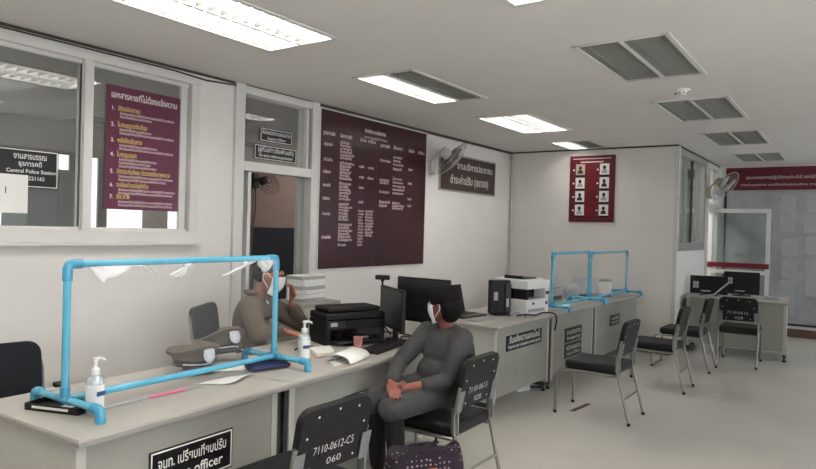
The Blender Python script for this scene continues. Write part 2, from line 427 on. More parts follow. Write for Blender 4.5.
# door 2: frame with transom and an open glazed leaf
d = MB()
d.box(10.84, 10.93, YB - .03, YB + .1, 0, 2.70, 'alu'); d.box(11.70, 11.80, YB - .03, YB + .1, 0, 2.70, 'alu'); d.box(10.93, 11.70, YB - .03, YB + .1, 2.02, 2.09, 'alu'); d.box(10.93, 11.70, YB - .03, YB + .1, 2.62, 2.70, 'alu')
d.box(11.30, 11.35, YB - .02, YB + .08, 2.09, 2.62, 'alu')
door = struct(d.build('door_2', bevel=.004))
s = MB(); s.box(10.93, 11.70, YB + .02, YB + .026, 2.09, 2.62, 'glass2'); s.build('pane', door)
lf = MB(); lx = 11.30
lf.box(lx - .02, lx + .02, 1.92, 1.985, .03, 2.0, 'alu'); lf.box(lx - .02, lx + .02, 1.11, 1.165, .03, 2.0, 'alu'); lf.box(lx - .02, lx + .02, 1.165, 1.92, 1.935, 2.0, 'alu'); lf.box(lx - .02, lx + .02, 1.165, 1.92, .03, .13, 'alu'); lf.box(lx - .02, lx + .02, 1.165, 1.92, .98, 1.04, 'alu')
lfo = thing('glazed_door_leaf', 'open grey aluminium glazed door with red rail in front of the grey notice board', 'door')
lf.build('leaf_frame', lfo, bevel=.003)
s = MB(); s.box(lx - .003, lx + .003, 1.165, 1.92, 1.04, 1.935, 'glass2'); s.box(lx - .003, lx + .003, 1.165, 1.92, .13, .98, 'glass2'); s.build('pane', lfo)
s = MB(); s.box(lx - .035, lx - .021, 1.11, 1.985, 1.075, 1.155, 'redpanel'); s.build('push_rail', lfo, bevel=.004)

# ------------------------------------------------------------------ ceiling fixtures
def fixture(q, label, tubes=2):
    x0, x1, y0, y1, a, b = q; L = x1 - x0; W = y1 - y0
    t = thing('ceiling_light', label, 'ceiling light', ((x0 + x1) / 2, (y0 + y1) / 2, H), 0, 'louvred ceiling lights')
    fr = MB(); hx, hy = L / 2, W / 2; e = .022
    for s in (-1, 1):
        fr.box(-hx - .012, hx + .012, s * hy - (.012 if s < 0 else e), s * hy + (e if s < 0 else .012), -.008, .004, 'fixframe')
        fr.box(s * hx - (.012 if s < 0 else e), s * hx + (e if s < 0 else .012), -hy, hy, -.008, .004, 'fixframe')
    fr.box(-hx, hx, -.012, .012, -.006, .01, 'fixframe'); fr.build('frame', t, bevel=.002)
    for (lit, s) in ((a, 1), (b, -1)):
        ya, yb = (.012, hy - .004) if s > 0 else (-hy + .004, -.012)
        rf = MB(); mm = 'reflector' if lit else 'reflector_shaded'
        n = 9; pr = []
        for i in range(n):
            u = i / (n - 1); pr.append((ya + (yb - ya) * u, .012 + .085 * math.sin(PI * u) ** .6))
        vs = [(-hx + .003, y, z) for y, z in pr] + [(hx - .003, y, z) for y, z in pr]
        rf.add(vs, [(i, i + 1, n + i + 1, n + i) for i in range(n - 1)], mm)
        rf.add([vs[i] for i in range(n)], [tuple(range(n))], mm); rf.add([vs[n + i] for i in range(n)], [tuple(reversed(range(n)))], mm)
        rf.build('reflector', t)
        tb = MB(); yc = (ya + yb) / 2
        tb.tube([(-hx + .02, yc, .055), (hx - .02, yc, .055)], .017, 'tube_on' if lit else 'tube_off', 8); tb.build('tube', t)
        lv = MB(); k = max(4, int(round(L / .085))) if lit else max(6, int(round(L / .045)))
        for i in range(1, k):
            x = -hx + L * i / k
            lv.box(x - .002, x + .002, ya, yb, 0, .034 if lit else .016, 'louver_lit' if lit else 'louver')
        for yq in (.25, .75) if not lit else ():
            y = ya + (yb - ya) * yq; lv.box(-hx, hx, y - .0015, y + .0015, 0, .016, 'louver')
        lv.build('louver', t)
    return t
fl = ['large lit louvred ceiling light above the left window', 'ceiling light with only its left half lit, above the maroon board', 'fully lit ceiling light above the brown wall sign',
      'small half lit ceiling light touching the back wall', 'lit ceiling light cut off by the top edge of the photo', 'unlit louvred ceiling light nearest the camera, beyond the round smoke detector row start',
      'unlit louvred ceiling light just behind the smoke detector', 'unlit louvred ceiling light above the corner of the boxed-in room', 'unlit louvred ceiling light farthest away, near the red banner',
      'lit ceiling light behind the camera by the window wall', 'lit ceiling light behind the camera in the middle', 'lit ceiling light behind the camera on the right', 'lit ceiling light to the right of the camera']
fl[5] = 'largest unlit louvred ceiling light, in front of the smoke detector'
for q, l in zip(fixtures, fl): fixture(q, l)
t = thing('smoke_detector', 'round white smoke detector on the ceiling between two unlit lights', 'smoke detector', (5.56, 1.21, H))
s = MB(); s.lathe([(.02, -.012), (.065, -.012), (.07, -.004), (.07, 0)], 'white', 24); s.build('mounting_ring', t)
s = MB(); s.lathe([(.012, -.05), (.035, -.046), (.048, -.03), (.05, -.012)], 'white', 24)
for i in range(10): s.box(.03, .0505, -.004, .004, -.036, -.024, 'gap', Matrix.Rotation(i * PI / 5, 4, 'Z'))
s.build('sensor_head', t)

# ------------------------------------------------------------------ signs and boards
def sign_board(name, label, cat, x0, x1, z0, z1, lines, bg, ink='ink', border='ink', y=YL, depth=.012, group=None, T=None):
    """lines: (text, centre u 0..1, baseline v 0..1, size, width or None)"""
    W, Hh = x1 - x0, z1 - z0
    T = T or TL(x0, z0, y)
    b = MB(); b.box(0, W, 0, Hh, 0, depth, bg, T)
    if border:
        e = .006 if Hh < .3 else .012; k = e * .9
        for q in ((k, W - k, k, k + e), (k, W - k, Hh - k - e, Hh - k), (k, k + e, k, Hh - k), (W - k - e, W - k, k, Hh - k)): b.box(q[0], q[1], q[2], q[3], depth, depth + .0015, border, T)
    for (s, u, v, sz, wd) in lines:
        b.text(s, sz, ink, T @ Matrix.Translation((u * W, v * Hh, depth + .002)), bold=.01, width=wd)
    o = b.build(name); put(o, label, cat, group); return o
# large maroon penalty board
b = MB(); bx0, bx1, bz0, bz1 = 4.64, 6.495, 1.135, 2.685
b.box(bx0, bx1, YL - .02, YL - .002, bz0, bz1, 'maroon'); 
b.box(5.536, 5.541, YL - .021, YL - .019, bz0, bz1 - .1, 'seam')
words = ['ปรับไม่เกิน', 'ขับรถฝ่าฝืน', 'สัญญาณไฟ', 'มาตรา', 'พ.ร.บ.จราจร', 'ไม่สวมหมวก', 'ใบอนุญาต', 'ขับขี่รถ', 'หนึ่งพันบาท', 'จอดรถในที่', 'ห้ามจอด', 'ตามกฎหมาย', 'ความผิด', 'ป้ายทะเบียน', 'เครื่องหมาย']
def cell(x0, x1, z, size, s=None, n=1, ink='pinkink'):
    s = s or ' '.join(random.choice(words) for _ in range(n))
    b.text(s, size, ink, TL(x0, z, YL - .0215), align='LEFT', bold=.012, width=(x1 - x0))
b.text('อัตราโทษ ความผิดจราจร', .052, 'ink', TL(5.50, 2.548, YL - .0215), bold=.02, width=.36); b.text('ตามพระราชบัญญัติจราจรทางบก', .04, 'pinkink', TL(5.51, 2.488, YL - .0215), width=.40)
for x0, x1, s in ((4.68, 4.85, 'ฐานความผิด'), (4.93, 5.11, 'ข้อหาความผิด'), (5.24, 5.35, 'อัตราโทษ'), (5.37, 5.50, 'ปรับ')): cell(x0, x1, 2.445, .05, s)
for z in (2.34, 2.19, 2.07, 1.94, 1.81, 1.66, 1.43): cell(4.69, 4.69 + random.uniform(.1, .17), z, .042)
z = 2.385; k = 0
while z > 1.34:
    cell(4.93, 4.93 + random.uniform(.12, .22), z, .036)
    z -= .031; k += 1
    if k % 6 == 0: z -= .02
for z in (2.17, 2.06, 1.95, 1.80): cell(5.24, 5.32, z, .036)
for z in (2.17, 2.06): cell(5.38, 5.48, z, .036)
z = 1.71
while z > 1.35:
    cell(5.24, 5.24 + random.uniform(.07, .10), z, .03)
    if z > 1.45: cell(5.36, 5.36 + random.uniform(.1, .15), z, .034)
    z -= .032
for x0, x1, s in ((5.59, 5.76, 'ฐานความผิด'), (5.83, 6.0, 'ข้อหา'), (6.13, 6.24, 'อัตราโทษ'), (6.32, 6.45, 'ปรับ')): cell(x0, x1, 2.43, .05, s)
for z in (2.27, 2.06, 2.03, 1.93, 1.82, 1.78): cell(5.59, 5.59 + random.uniform(.14, .2), z, .04)
for z in (2.33, 2.29, 2.25, 2.20, 2.09, 2.05, 2.01, 1.97, 1.93, 1.82, 1.79, 1.76): cell(5.83, 5.83 + random.uniform(.14, .24), z, .036)
for z in (2.22, 2.06, 1.88, 1.80): cell(6.13, 6.21, z, .036)
pb = put(b.build('penalty_board'), 'large maroon board with columns of pale writing between the door and the wall fan', 'notice board')
b = MB(); b.box(bx0 - .012, bx1 + .012, YL - .024, YL - .002, bz1, bz1 + .014, 'alu'); b.box(bx0 - .012, bx0, YL - .024, YL - .002, bz0, bz1, 'alu'); b.box(bx1, bx1 + .012, YL - .024, YL - .002, bz0, bz1, 'alu'); b.build('frame', pb)
# brown wall sign with two big lines
sign_board('wall_sign', 'brown sign with two lines of large white lettering behind the left wall fan', 'sign', 6.84, 8.29, 2.06, 2.50,
           [('งานบริการประชาชน', .62, .64, .12, .98), ('ชำระค่าปรับ (จราจร)', .52, .20, .14, 1.02)], 'brownsign', border=None)
for q in bpy.data.objects:
    if q.name == 'wall_sign':
        e = MB(); W, Z = 1.45, .44
        for a in ((-.02, W + .02, -.02, 0), (-.02, W + .02, Z, Z + .02), (-.02, 0, 0, Z), (W, W + .02, 0, Z)): e.box(a[0], a[1], a[2], a[3], 0, .02, 'grayalu', TL(6.84, 2.06))
        e.build('frame', q)
# transom signs on the glass above the door
sign_board('transom_sign', 'upper and smaller of two black signs on the glass above the door', 'sign', 3.915, 4.305, 2.283, 2.404, [('ห้องพนักงานสอบสวน', .5, .55, .05, .34), ('Inquiry Officer', .5, .18, .035, .22)], 'blacksign', y=YL + .026, depth=.004)
sign_board('transom_sign', 'lower and wider of two black signs on the glass above the door', 'sign', 3.852, 4.365, 2.121, 2.252, [('(ผู้ที่ไม่เกี่ยวข้องห้ามเข้า)', .5, .55, .055, .43), ('No entry without permission', .5, .2, .04, .41)], 'blacksign', y=YL + .026, depth=.004)
# poster on the right window pane
PX0, PX1, PZ0, PZ1 = 2.50, 3.095, 1.63, 2.50
b = MB(); T = TL(PX0, PZ0, YL + .022); b.box(0, .595, 0, .87, 0, .003, 'plum', T)
def pt(s, x, z, sz, ink, wd, al='LEFT'): b.text(s, sz, ink, T @ Matrix.Translation((x, z, .0045)), align=al, bold=.012, width=wd)
pt('เอกสารหายที่ไม่ต้องแจ้งความ', .30, .785, .062, 'ink', .53, 'CENTER')
rows = [('1.', 'บัตรประชาชน', .70, 2, .17), ('2.', 'ใบอนุญาตขับขี่รถ', .585, 2, .23), ('3.', 'หนังสือเดินทาง', .475, 2, .19), ('4.', 'ใบกุญแจรถ', .375, 3, .15), ('5.', 'บัตรประกันสังคม บัตรทองรักษาพยาบาล', .255, 2, .43), ('6.', 'ทะเบียนบ้านฉบับเจ้าบ้าน', .16, 2, .25), ('7.', 'บัตร ATM', .075, 2, .10)]
for n_, s, z, k, wd in rows:
    pt(n_, .035, z, .04, 'ink', None); pt(s, .085, z, .046, 'yellow', wd)
    for j in range(k):
        pt('ติดต่อขอทำใหม่ได้ที่สำนักงานเขตหรือที่ว่าการอำเภอ', .10, z - .028 - .024 * j, .024, 'pinkink', random.choice((.44, .30, .38, .25, .46)))
put(b.build('poster'), 'plum poster with a numbered yellow and white list on the right window pane', 'poster')
# black sign on the left window pane
sign_board('window_sign', 'black sign with white border hanging in the left window pane', 'sign', 1.74, 2.18, 1.742, 1.985,
           [('งานสารบรรณ', .60, .74, .052, .20), ('ธุรการคดี', .60, .56, .042, .14), ('Central Police Station', .62, .38, .034, .30), ('043-221162', .62, .2, .034, .16)], 'blacksign', y=YL + .022, depth=.004)
s = MB(); s.box(0, .17, 0, .24, 0, .003, 'paper', TL(1.82, 1.58, YL + .015)); s.text('1', .06, 'gap', TL(1.86, 1.70, YL + .011)); put(s.build('paper_notice'), 'white paper notice stuck below the black sign in the left window', 'paper')
# portrait board on the back wall
b = MB(); T = TBk(3.365, 1.72, XB, .002)
b.box(0, .61, 0, .90, 0, .02, 'redframe', T); b.box(.20, .40, .07, .80, .02, .024, 'redpanel', T); b.box(.14, .46, .815, .83, .02, .022, 'pinkink', T); b.box(.03, .57, .865, .875, .02, .022, 'pinkink', T)
for i in range(4):
    for x in (.075, .415):
        z = .645 - i * .188; b.box(x, x + .13, z, z + .15, .02, .026, 'paper' if (i, x) != (0, .075) else 'manila', T)
        b.prism([(x + .065 + .022 * math.cos(a * PI / 6), z + .098 + .028 * math.sin(a * PI / 6)) for a in range(12)], .026, .0275, 'darkgrey', T)
        b.prism([(x + .025, z + .02), (x + .105, z + .02), (x + .095, z + .06), (x + .065, z + .075), (x + .035, z + .06)], .026, .027, 'greypaper' if (i + (x > .2)) % 2 else 'darkgrey', T)
        b.box(x, x + .13, z - .024, z - .006, .02, .023, 'black', T)
        b.prism([(x - .03 + .013 * math.cos(a * PI / 4), z + .07 + .013 * math.sin(a * PI / 4)) for a in range(8)], .02, .026, 'ink', T)
pb = put(b.build('portrait_board'), 'dark red board with eight small portrait cards on the back wall', 'notice board')
b = MB()
for a in ((-.012, .622, -.012, 0), (-.012, .622, .90, .912), (-.012, 0, 0, .9), (.61, .622, 0, .9)): b.box(*a, 0, .024, 'redframe', T)
b.build('frame', pb)
# end wall: red banner and big grey notice board
b = MB(); T = TBk(1.84, 2.33, XE)
b.box(0, 4.0, 0, .37, 0, .02, 'redbanner', T); b.box(0, 4.0, .345, .37, .02, .026, 'redpanel', T)
b.text('ประกาศผลการปฏิบัติงานประจำปี สถานีตำรวจ', .07, 'pinkink', T @ Matrix.Translation((.85, .18, .022)), width=1.1); b.text('งานอำนวยการ งานป้องกันปราบปราม งานสืบสวน', .05, 'pinkink', T @ Matrix.Translation((.85, .07, .022)), width=1.25)
put(b.build('wall_banner'), 'dark red banner along the top of the far end wall', 'banner')
nb = thing('notice_board', 'big grey notice board covered with faint papers on the far end wall', 'notice board')
b = MB(); T = TBk(1.82, .21, XE); b.box(0, 4.0, 0, 2.1, 0, .015, 'noticeboard', T)
for i in range(9):
    for j in range(6):
        if random.random() < .8:
            x = .12 + i * .34 + random.uniform(-.03, .03); z = .1 + j * .33 + random.uniform(-.03, .03)
            b.box(x, x + .21, z, z + .28, .015, .017, 'notice', T)
            for k in range(5): b.box(x + .02, x + random.uniform(.1, .19), z + .05 + k * .04, z + .058 + k * .04, .017, .018, 'greypaper', T)
b.build('board', nb)
b = MB(); b.box(-.03, 0, -.03, 2.105, 0, .03, 'gap', T); b.box(0, 4, -.03, 0, 0, .03, 'gap', T); b.box(0, 4, 2.1, 2.112, 0, .02, 'grayalu', T); b.build('frame', nb)

# ------------------------------------------------------------------ desks
def make_desk(label, L=1.2, D=.8, ends=(.015, .015), dk_ends=''):
    t = thing('office_desk', label, 'desk', group='grey steel office desks')
    p = MB(); p.box(0, L, 0, D, .722, .75, 'laminate'); p.box(-.001, L + .001, -.002, .002, .722, .74, 'laminate_edge'); p.box(-.002, .002, 0, D, .722, .74, 'laminate_edge'); p.build('worktop', t, bevel=.006)
    p = MB(); p.box(ends[0] + .03, L - ends[1] - .03, .045, .06, .13, .722, 'panel'); p.build('modesty_panel', t, bevel=.002)
    for x in (ends[0], L - .04 - ends[1]):
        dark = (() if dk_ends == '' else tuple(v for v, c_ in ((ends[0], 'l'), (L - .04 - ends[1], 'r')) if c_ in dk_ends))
        p = MB(); p.box(x, x + .04, .04, D - .05, .09, .722, 'panel2'); p.box(x - .002, x + .042, .06, D - .08, .05, .09, 'gap')
        s = p.build('side_panel', t, bevel=.003)
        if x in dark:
            q = MB(); q.box(x - .028 if x < .2 else x + .04, x if x < .2 else x + .068, .05, .07, .08, .721, 'gap'); q.build('gap_shade_strip', t)  # dark strip stands in for the shade in the gap between desks
        for y in (.08, D - .1):
            q = MB(); q.lathe([(.022, 0), (.022, .012), (.01, .016), (.01, .052)], 'black', 14, Matrix.Translation((x + .02, y, 0))); q.build('foot', s)
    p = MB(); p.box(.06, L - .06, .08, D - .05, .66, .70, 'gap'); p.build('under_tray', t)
    return t
DA = R(2.2)
def on(base, rz, x, y, z=0):
    return (base[0] + x * math.cos(rz) - y * math.sin(rz), base[1] + x * math.sin(rz) + y * math.cos(rz), z)
D1 = (1.252, 2.292); D2 = (2.375, 2.337); D2L = 1.66
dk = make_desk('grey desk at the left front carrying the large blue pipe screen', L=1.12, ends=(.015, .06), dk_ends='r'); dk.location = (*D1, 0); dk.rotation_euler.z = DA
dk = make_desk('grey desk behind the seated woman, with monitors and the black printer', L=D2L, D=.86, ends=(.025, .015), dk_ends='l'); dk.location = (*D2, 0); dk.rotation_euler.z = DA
E1 = R(-1.2)
for x, L, l in ((4.86, 1.17, 'grey desk carrying the white and black printer'), (6.035, 1.2, 'middle grey desk of the far row, under the first small blue screen'), (7.24, 1.6, 'grey desk of the far row that ends at the back wall')):
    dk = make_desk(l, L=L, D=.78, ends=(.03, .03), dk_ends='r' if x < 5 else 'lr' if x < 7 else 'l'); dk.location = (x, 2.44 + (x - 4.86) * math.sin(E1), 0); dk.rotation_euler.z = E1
R3 = R(-90 + 8); D3 = (9.23, 1.92)
dk = make_desk('grey desk by the far wall with two dark monitors, seen beyond the chairs', L=1.2, D=.85); dk.location = (9.25, 1.885, 0); dk.rotation_euler.z = R(-86)

def desk_sign(label, base, rz, x0, x1, z0, z1, lines, y=.044, border='ink'):
    o = on(base, rz, x0, y, z0); r = (math.cos(rz), math.sin(rz), 0)
    return sign_board('desk_sign', label, 'sign', 0, x1 - x0, 0, z1 - z0, lines, 'blacksign', T=frameT(o, r, (0, 0, 1)), depth=.006, group='black signs on the desk fronts', border=border)
desk_sign('black sign with white border on the front of the left desk, reading officer', D1, DA, .325, .765, .425, .605, [('จนท. เปรียบเทียบปรับ', .5, .56, .062, .36), ('Fines officer', .52, .20, .062, .30)])
desk_sign('black sign on the front of the desk behind the nearest chair', D2, DA, .47, .93, .40, .575, [('ชำระค่าปรับ ธุรการ', .5, .50, .075, .40), ('Payment', .5, .14, .06, .22)])
B = (4.86, 2.44)
desk_sign('wide black sign on the desk under the white printer', B, E1, .24, .96, .505, .64, [('รับแจ้งความออนไลน์', .5, .50, .08, .62), ('Report and complaint service point', .5, .16, .04, .66)], border=None)
B2 = (6.035, 2.44 + 1.175 * math.sin(E1)); B3 = (7.24, 2.44 + 2.38 * math.sin(E1))
desk_sign('upper of two stacked black signs on the middle far desk', B2, E1, .37, .82, .415, .562, [('งานสอบสวน', .5, .54, .07, .38), ('Inquiry', .5, .18, .05, .36)], border=None)
desk_sign('lower of two stacked black signs on the middle far desk', B2, E1, .37, .82, .255, .400, [('พนักงานสอบสวน', .5, .54, .07, .38), ('Inquiry Officer', .5, .18, .05, .36)], border=None)
desk_sign('small black sign on the desk nearest the back wall', B3, E1, .54, .88, .445, .57, [('ประชาสัมพันธ์', .5, .54, .05, .26), ('Information', .5, .18, .045, .26)], border=None)

# ------------------------------------------------------------------ visitor chairs
def make_chair(label, stencil=None, bar=False):
    t = thing('visitor_chair', label, 'chair', group='black padded visitor chairs with steel tube frames')
    p = MB(); p.box(-.215, .215, -.215, .245, .395, .47, 'padded'); p.build('seat', t, bevel=.028, seg=4)
    # backrest: rounded shell tilted backwards
    tilt = Matrix.Translation((0, -.205, .55)) @ Matrix.Rotation(R(11), 4, 'X')
    pts = []
    w, h, r = .208, .285, .055
    for cx, cy, a0 in ((w - r, h - r, 0), (-w + r, h - r, 90), (-w + .02, .02, 180), (w - .02, .02, 270)):
        rr = r if cy > .1 else .02
        for k in range(6):
            a = R(a0 + 18 * k); pts.append((cx + rr * math.cos(a), cy + rr * math.sin(a)))
    P = tilt @ Matrix.Rotation(R(90), 4, 'X')      # outline stands up, thickness along y
    p = MB(); p.prism(pts, -.018, .018, 'padded', P)
    for x, z in ((-.12, .25), (0, .262), (.12, .25), (-.17, .17), (.17, .17), (-.13, .03), (.13, .03)):
        p.lathe([(.006, 0), (.0055, .002)], 'ink', 8, P @ Matrix.Translation((x, z, .0185)))
    if stencil:
        Tb = P @ Matrix.Translation((0, .085, .0198))
        p.text(stencil[0], .052, 'ink', Tb, width=.24, bold=-.012); p.text(stencil[1], .045, 'ink', Tb @ Matrix.Translation((.01, -.06, 0)), width=.085, bold=-.012)
        if len(stencil) > 2: p.text(stencil[2], .05, 'ink', Tb @ Matrix.Translation((.16, .115, 0)), width=.07)
    p.build('backrest', t, bevel=.008)
    for s in (-1, 1):
        p = MB(); p.tube([(s * .213, -.31, .012), (s * .215, -.24, .30), (s * .216, -.208, .42), (s * .216, -.205, .52), (s * .214, -.222, .60), (s * .212, -.236, .68)], .0115, 'chrome', 10)
        p.lathe([(.014, 0), (.015, .025)], 'black', 10, Matrix.Translation((s * .213, -.311, 0))); p.build('leg', t)
        p = MB(); p.tube([(s * .213, .315, .012), (s * .213, .31, .28), (s * .213, .305, .335), (s * .213, .285, .368), (s * .213, .25, .384), (s * .213, .1, .387), (s * .213, -.20, .387)], .0115, 'chrome', 10)
        p.lathe([(.014, 0), (.015, .025)], 'black', 10, Matrix.Translation((s * .213, .3155, 0))); p.build('leg', t)
        p = MB(); p.box(s * .213 - .03 - s * .012, s * .213 + .03 - s * .012, -.241, -.236, .535, .66, 'bracket', Matrix.Translation((0, -.236, .6)) @ Matrix.Rotation(R(11), 4, 'X') @ Matrix.Translation((0, .236, -.6)))
        p.box(s * .213 - .006, s * .213 + .006, -.235, -.19, .42, .56, 'bracket'); p.build('bracket', t, bevel=.003)
    p = MB(); p.tube([(-.214, -.262, .2), (.214, -.262, .2)], .009, 'chrome', 8)
    if bar: p.tube([(-.213, .315, .02), (.213, .315, .02)], .011, 'chrome', 8)
    p.build('stretcher', t)
    p = MB(); p.box(-.2, .2, -.18, .22, .383, .397, 'gap'); p.build('seat_pan', t)
    return t
NUM = ('7110-0612-C5', '060')
ch = make_chair('black padded chair with white stencilled number on its back, at the bottom centre', NUM); ch.location = (2.045, 2.0, 0); ch.rotation_euler.z = R(-2)
ch2 = make_chair('black padded chair the woman in the grey tunic sits on', ('7110-0612-', '028')); ch2.location = (3.312, 2.02, 0); ch2.rotation_euler.z = R(1)
ch3 = make_chair('empty black padded chair nearest the far row of desks, beside a strip of tape'); ch3.location = (5.545, 1.795, 0)
dup(ch3, (6.975, 1.672, 0), R(0), 'second empty black chair from the camera, side on, between two other empty chairs')
ch5 = make_chair('black padded chair farther back, facing the boxed-in room corner, with a floor bar', bar=True); ch5.location = (8.19, 1.655, 0)
dup(ch2, (8.91, 1.17, 0), R(-88), 'black chair seen from behind, drawn up to the desk by the far wall')

# ------------------------------------------------------------------ blue pipe screens
def pipe_screen(label, L, top, yf, yb, folds, film_z=.03):
    t = thing('pipe_screen', label, 'screen', group='blue pipe desk screens with clear film')
    r = .0155; zb = .052; jr = .020
    for x in (0, L):
        p = MB(); p.tube([(x, yb, .002), (x, yb, zb - .02), (x, yb - .006, zb - .006), (x, yb - .02, zb), (x, yf + .02, zb), (x, yf + .006, zb - .006), (x, yf, zb - .02), (x, yf, .002)], r, 'blue', 12)
        foot = p.build('foot', t)
        for yy, s in ((yb, -1), (yf, 1)):
            p = MB(); p.tube([(x, yy, .0), (x, yy, zb - .018), (x, yy + s * .006, zb - .004), (x, yy + s * .018, zb), (x, yy + s * .055, zb)], jr, 'bluedark', 12); p.build('elbow', foot)
        p = MB(); p.tube([(x, -.045, zb), (x, .045, zb)], jr, 'bluedark', 12); p.tube([(x, 0, zb), (x, 0, zb + .05)], jr, 'bluedark', 12); p.build('tee', foot)
        p = MB(); p.tube([(x, 0, zb), (x, 0, top - .012)], r, 'blue', 12); up = p.build('upright', t)
        s = 1 if x == 0 else -1
        p = MB(); p.tube([(x, 0, top - .07), (x, 0, top - .018), (x + s * .005, 0, top - .005), (x + s * .018, 0, top), (x + s * .06, 0, top)], jr, 'bluedark', 12); p.build('elbow', up)
    p = MB(); p.tube([(0, 0, top), (L, 0, top)], r, 'blue', 12); p.build('top_rail', t)
    p = MB(); p.tube([(0, 0, zb + .0), (L, 0, zb + .0)], r, 'blue', 12); p.build('bottom_rail', t)
    # clear film between the rails, with gathered folds where it is tied
    nx, nz = 60, 24; vs = []; fs = []; p = MB()
    for i in range(nx + 1):
        for j in range(nz + 1):
            x = .012 + (L - .024) * i / nx; z = film_z + .03 + (top - film_z - .03) * j / nz; v = j / nz
            y = -.018 + .004 * math.sin(9 * x + 2 * v) * (.4 + v)
            for fx, wd in folds: y += .010 * math.exp(-((x - fx) / .09) ** 2) * v ** 6 * math.sin((x - fx) * 180 / (1 + .0 * v))
            vs.append((x, y, z))
    for i in range(nx):
        for j in range(nz):
            a = i * (nz + 1) + j; fs.append((a, a + nz + 1, a + nz + 2, a + 1))
    p.add(vs, fs, 'film'); sheet = p.build('plastic_sheet', t, smooth=180)
    return t, sheet
def fold(p, x0, z0, x1, z1, w0, w1, y=-.026):
    """one gathered pleat of film: a tapering ridge"""
    n = 8; vs = []; fs = []
    for i in range(n + 1):
        u = i / n; x = x0 + (x1 - x0) * u; z = z0 + (z1 - z0) * u; w = w0 + (w1 - w0) * u
        dx, dz = (z1 - z0), -(x1 - x0); L = math.hypot(dx, dz); dx /= L; dz /= L
        k = math.sin(PI * min(1, .15 + u * .85)) * .9 + .2
        vs += [(x - dx * w, y + .006, z - dz * w), (x, y - .012 * k, z), (x + dx * w, y + .006, z + dz * w)]
    for i in range(n):
        for j in range(2): fs.append((i * 3 + j, i * 3 + j + 1, i * 3 + j + 4, i * 3 + j + 3))
    p.add(vs, fs, 'fold')
TOP = .613
ps, sheet = pipe_screen('large blue pipe screen with crinkled clear film on the left desk', 1.205, TOP, -.26, .235, [(.25, 1), (.55, 1), (.95, 1)])
ps.location = (1.405, 2.69, .75); ps.rotation_euler.z = R(1.5)
p = MB()
# drooping bunch at the left, fans of pleats, bunches at the right
vs = []; n = 14
for i in range(n + 1):
    u = i / n; x = .075 + .25 * u
    dz = -.085 * (math.sin(PI * min(1, u * 1.15)) ** 1.3) if u < .87 else -.01
    if u > .35: dz *= .62 - .35 * (u - .35)
    vs += [(x, -.018, TOP - .012), (x + .006, -.040 - .01 * math.sin(u * 14), TOP - .012 + dz * .55), (x - .004, -.026 + .008 * math.sin(u * 19), TOP - .014 + dz)]
p.add(vs, [(i * 3 + j, i * 3 + j + 1, i * 3 + j + 4, i * 3 + j + 3) for i in range(n) for j in range(2)], 'fold'); p.build('film_fold', sheet, smooth=180); p = MB()
for a, b_ in (((.325, -.012), (.385, -.058)), ((.345, -.012), (.425, -.056)), ((.27, -.012), (.315, -.030))):
    p = MB(); fold(p, a[0], TOP + a[1], b_[0], TOP + b_[1], .003, .006); p.build('film_fold', sheet, smooth=180)
for k in range(5):
    x = .60 - .012 * k; p = MB(); fold(p, x, TOP - .014, .485 + .028 * k, TOP - .068 - .012 * math.sin(k), .003, .007); p.build('film_fold', sheet, smooth=180)
for k in range(4):
    p = MB(); fold(p, 1.02 - .03 * k, TOP - .014, .80 + .045 * k, TOP - .085 + .012 * k, .003, .008); p.build('film_fold', sheet, smooth=180)
vs = []; p = MB()
for i in range(n + 1):
    u = i / n; x = 1.035 + .115 * u; dz = -.062 * math.sin(PI * u) ** .7
    vs += [(x, -.018, TOP - .012), (x, -.044 - .008 * math.sin(u * 17), TOP - .012 + dz * .5), (x, -.026 + .008 * math.sin(u * 23), TOP - .014 + dz)]
p.add(vs, [(i * 3 + j, i * 3 + j + 1, i * 3 + j + 4, i * 3 + j + 3) for i in range(n) for j in range(2)], 'fold'); p.build('film_fold', sheet, smooth=180); p = MB()

p2, _ = pipe_screen('small blue pipe screen on the far desks, the one beside the white printer', 1.03, .585, -.20, .24, [])
p2.location = (6.30, 2.56, .75); p2.rotation_euler.z = E1
p3, _ = pipe_screen('small blue pipe screen on the far desks, the one next to the back wall', 1.33, .575, -.20, .24, [])
p3.location = (7.39, 2.54, .75); p3.rotation_euler.z = E1

# ------------------------------------------------------------------ sanitizer bottles
def sanitizer(loc, rz, label, s=1.0):
    t = thing('sanitizer_bottle', label, 'bottle', loc, rz, 'pump sanitizer bottles'); t.scale = (s, s, s)
    p = MB(); p.lathe([(.028, 0), (.031, .006), (.031, .118), (.027, .134), (.014, .142), (.0125, .150)], 'gel', 24); p.build('bottle', t)
    p = MB(); p.lathe([(.0315, .022), (.0316, .112)], 'white', 24); p.box(-.018, .018, -.0335, -.031, .072, .088, 'blueprint'); p.build('wrap_label', t)
    p = MB(); p.lathe([(.0155, .146), (.0155, .168), (.008, .172), (.006, .176), (.0055, .196), (.011, .197), (.011, .207), (.004, .209)], 'white', 16); p.tube([(0, 0, .203), (.02, 0, .204), (.036, 0, .198), (.04, 0, .192)], [.006, .0055, .0045, .004], 'white', 8); p.build('pump', t)
    return t
sanitizer((1.464, 2.565, .75), R(10), 'pump bottle of sanitizer beside the left foot of the large blue screen', 1.12)
sanitizer((2.79, 2.66, .75), R(-25), 'pump bottle of sanitizer beside the right foot of the large blue screen', 1.16)

# ------------------------------------------------------------------ papers and small desk things
def slab(name, label, cat, poly, z0, z1, m, group=None, bevel=.0):
    p = MB(); p.prism(poly, z0, z1, m); return put(p.build(name, bevel=bevel), label, cat, group)
Z = .75
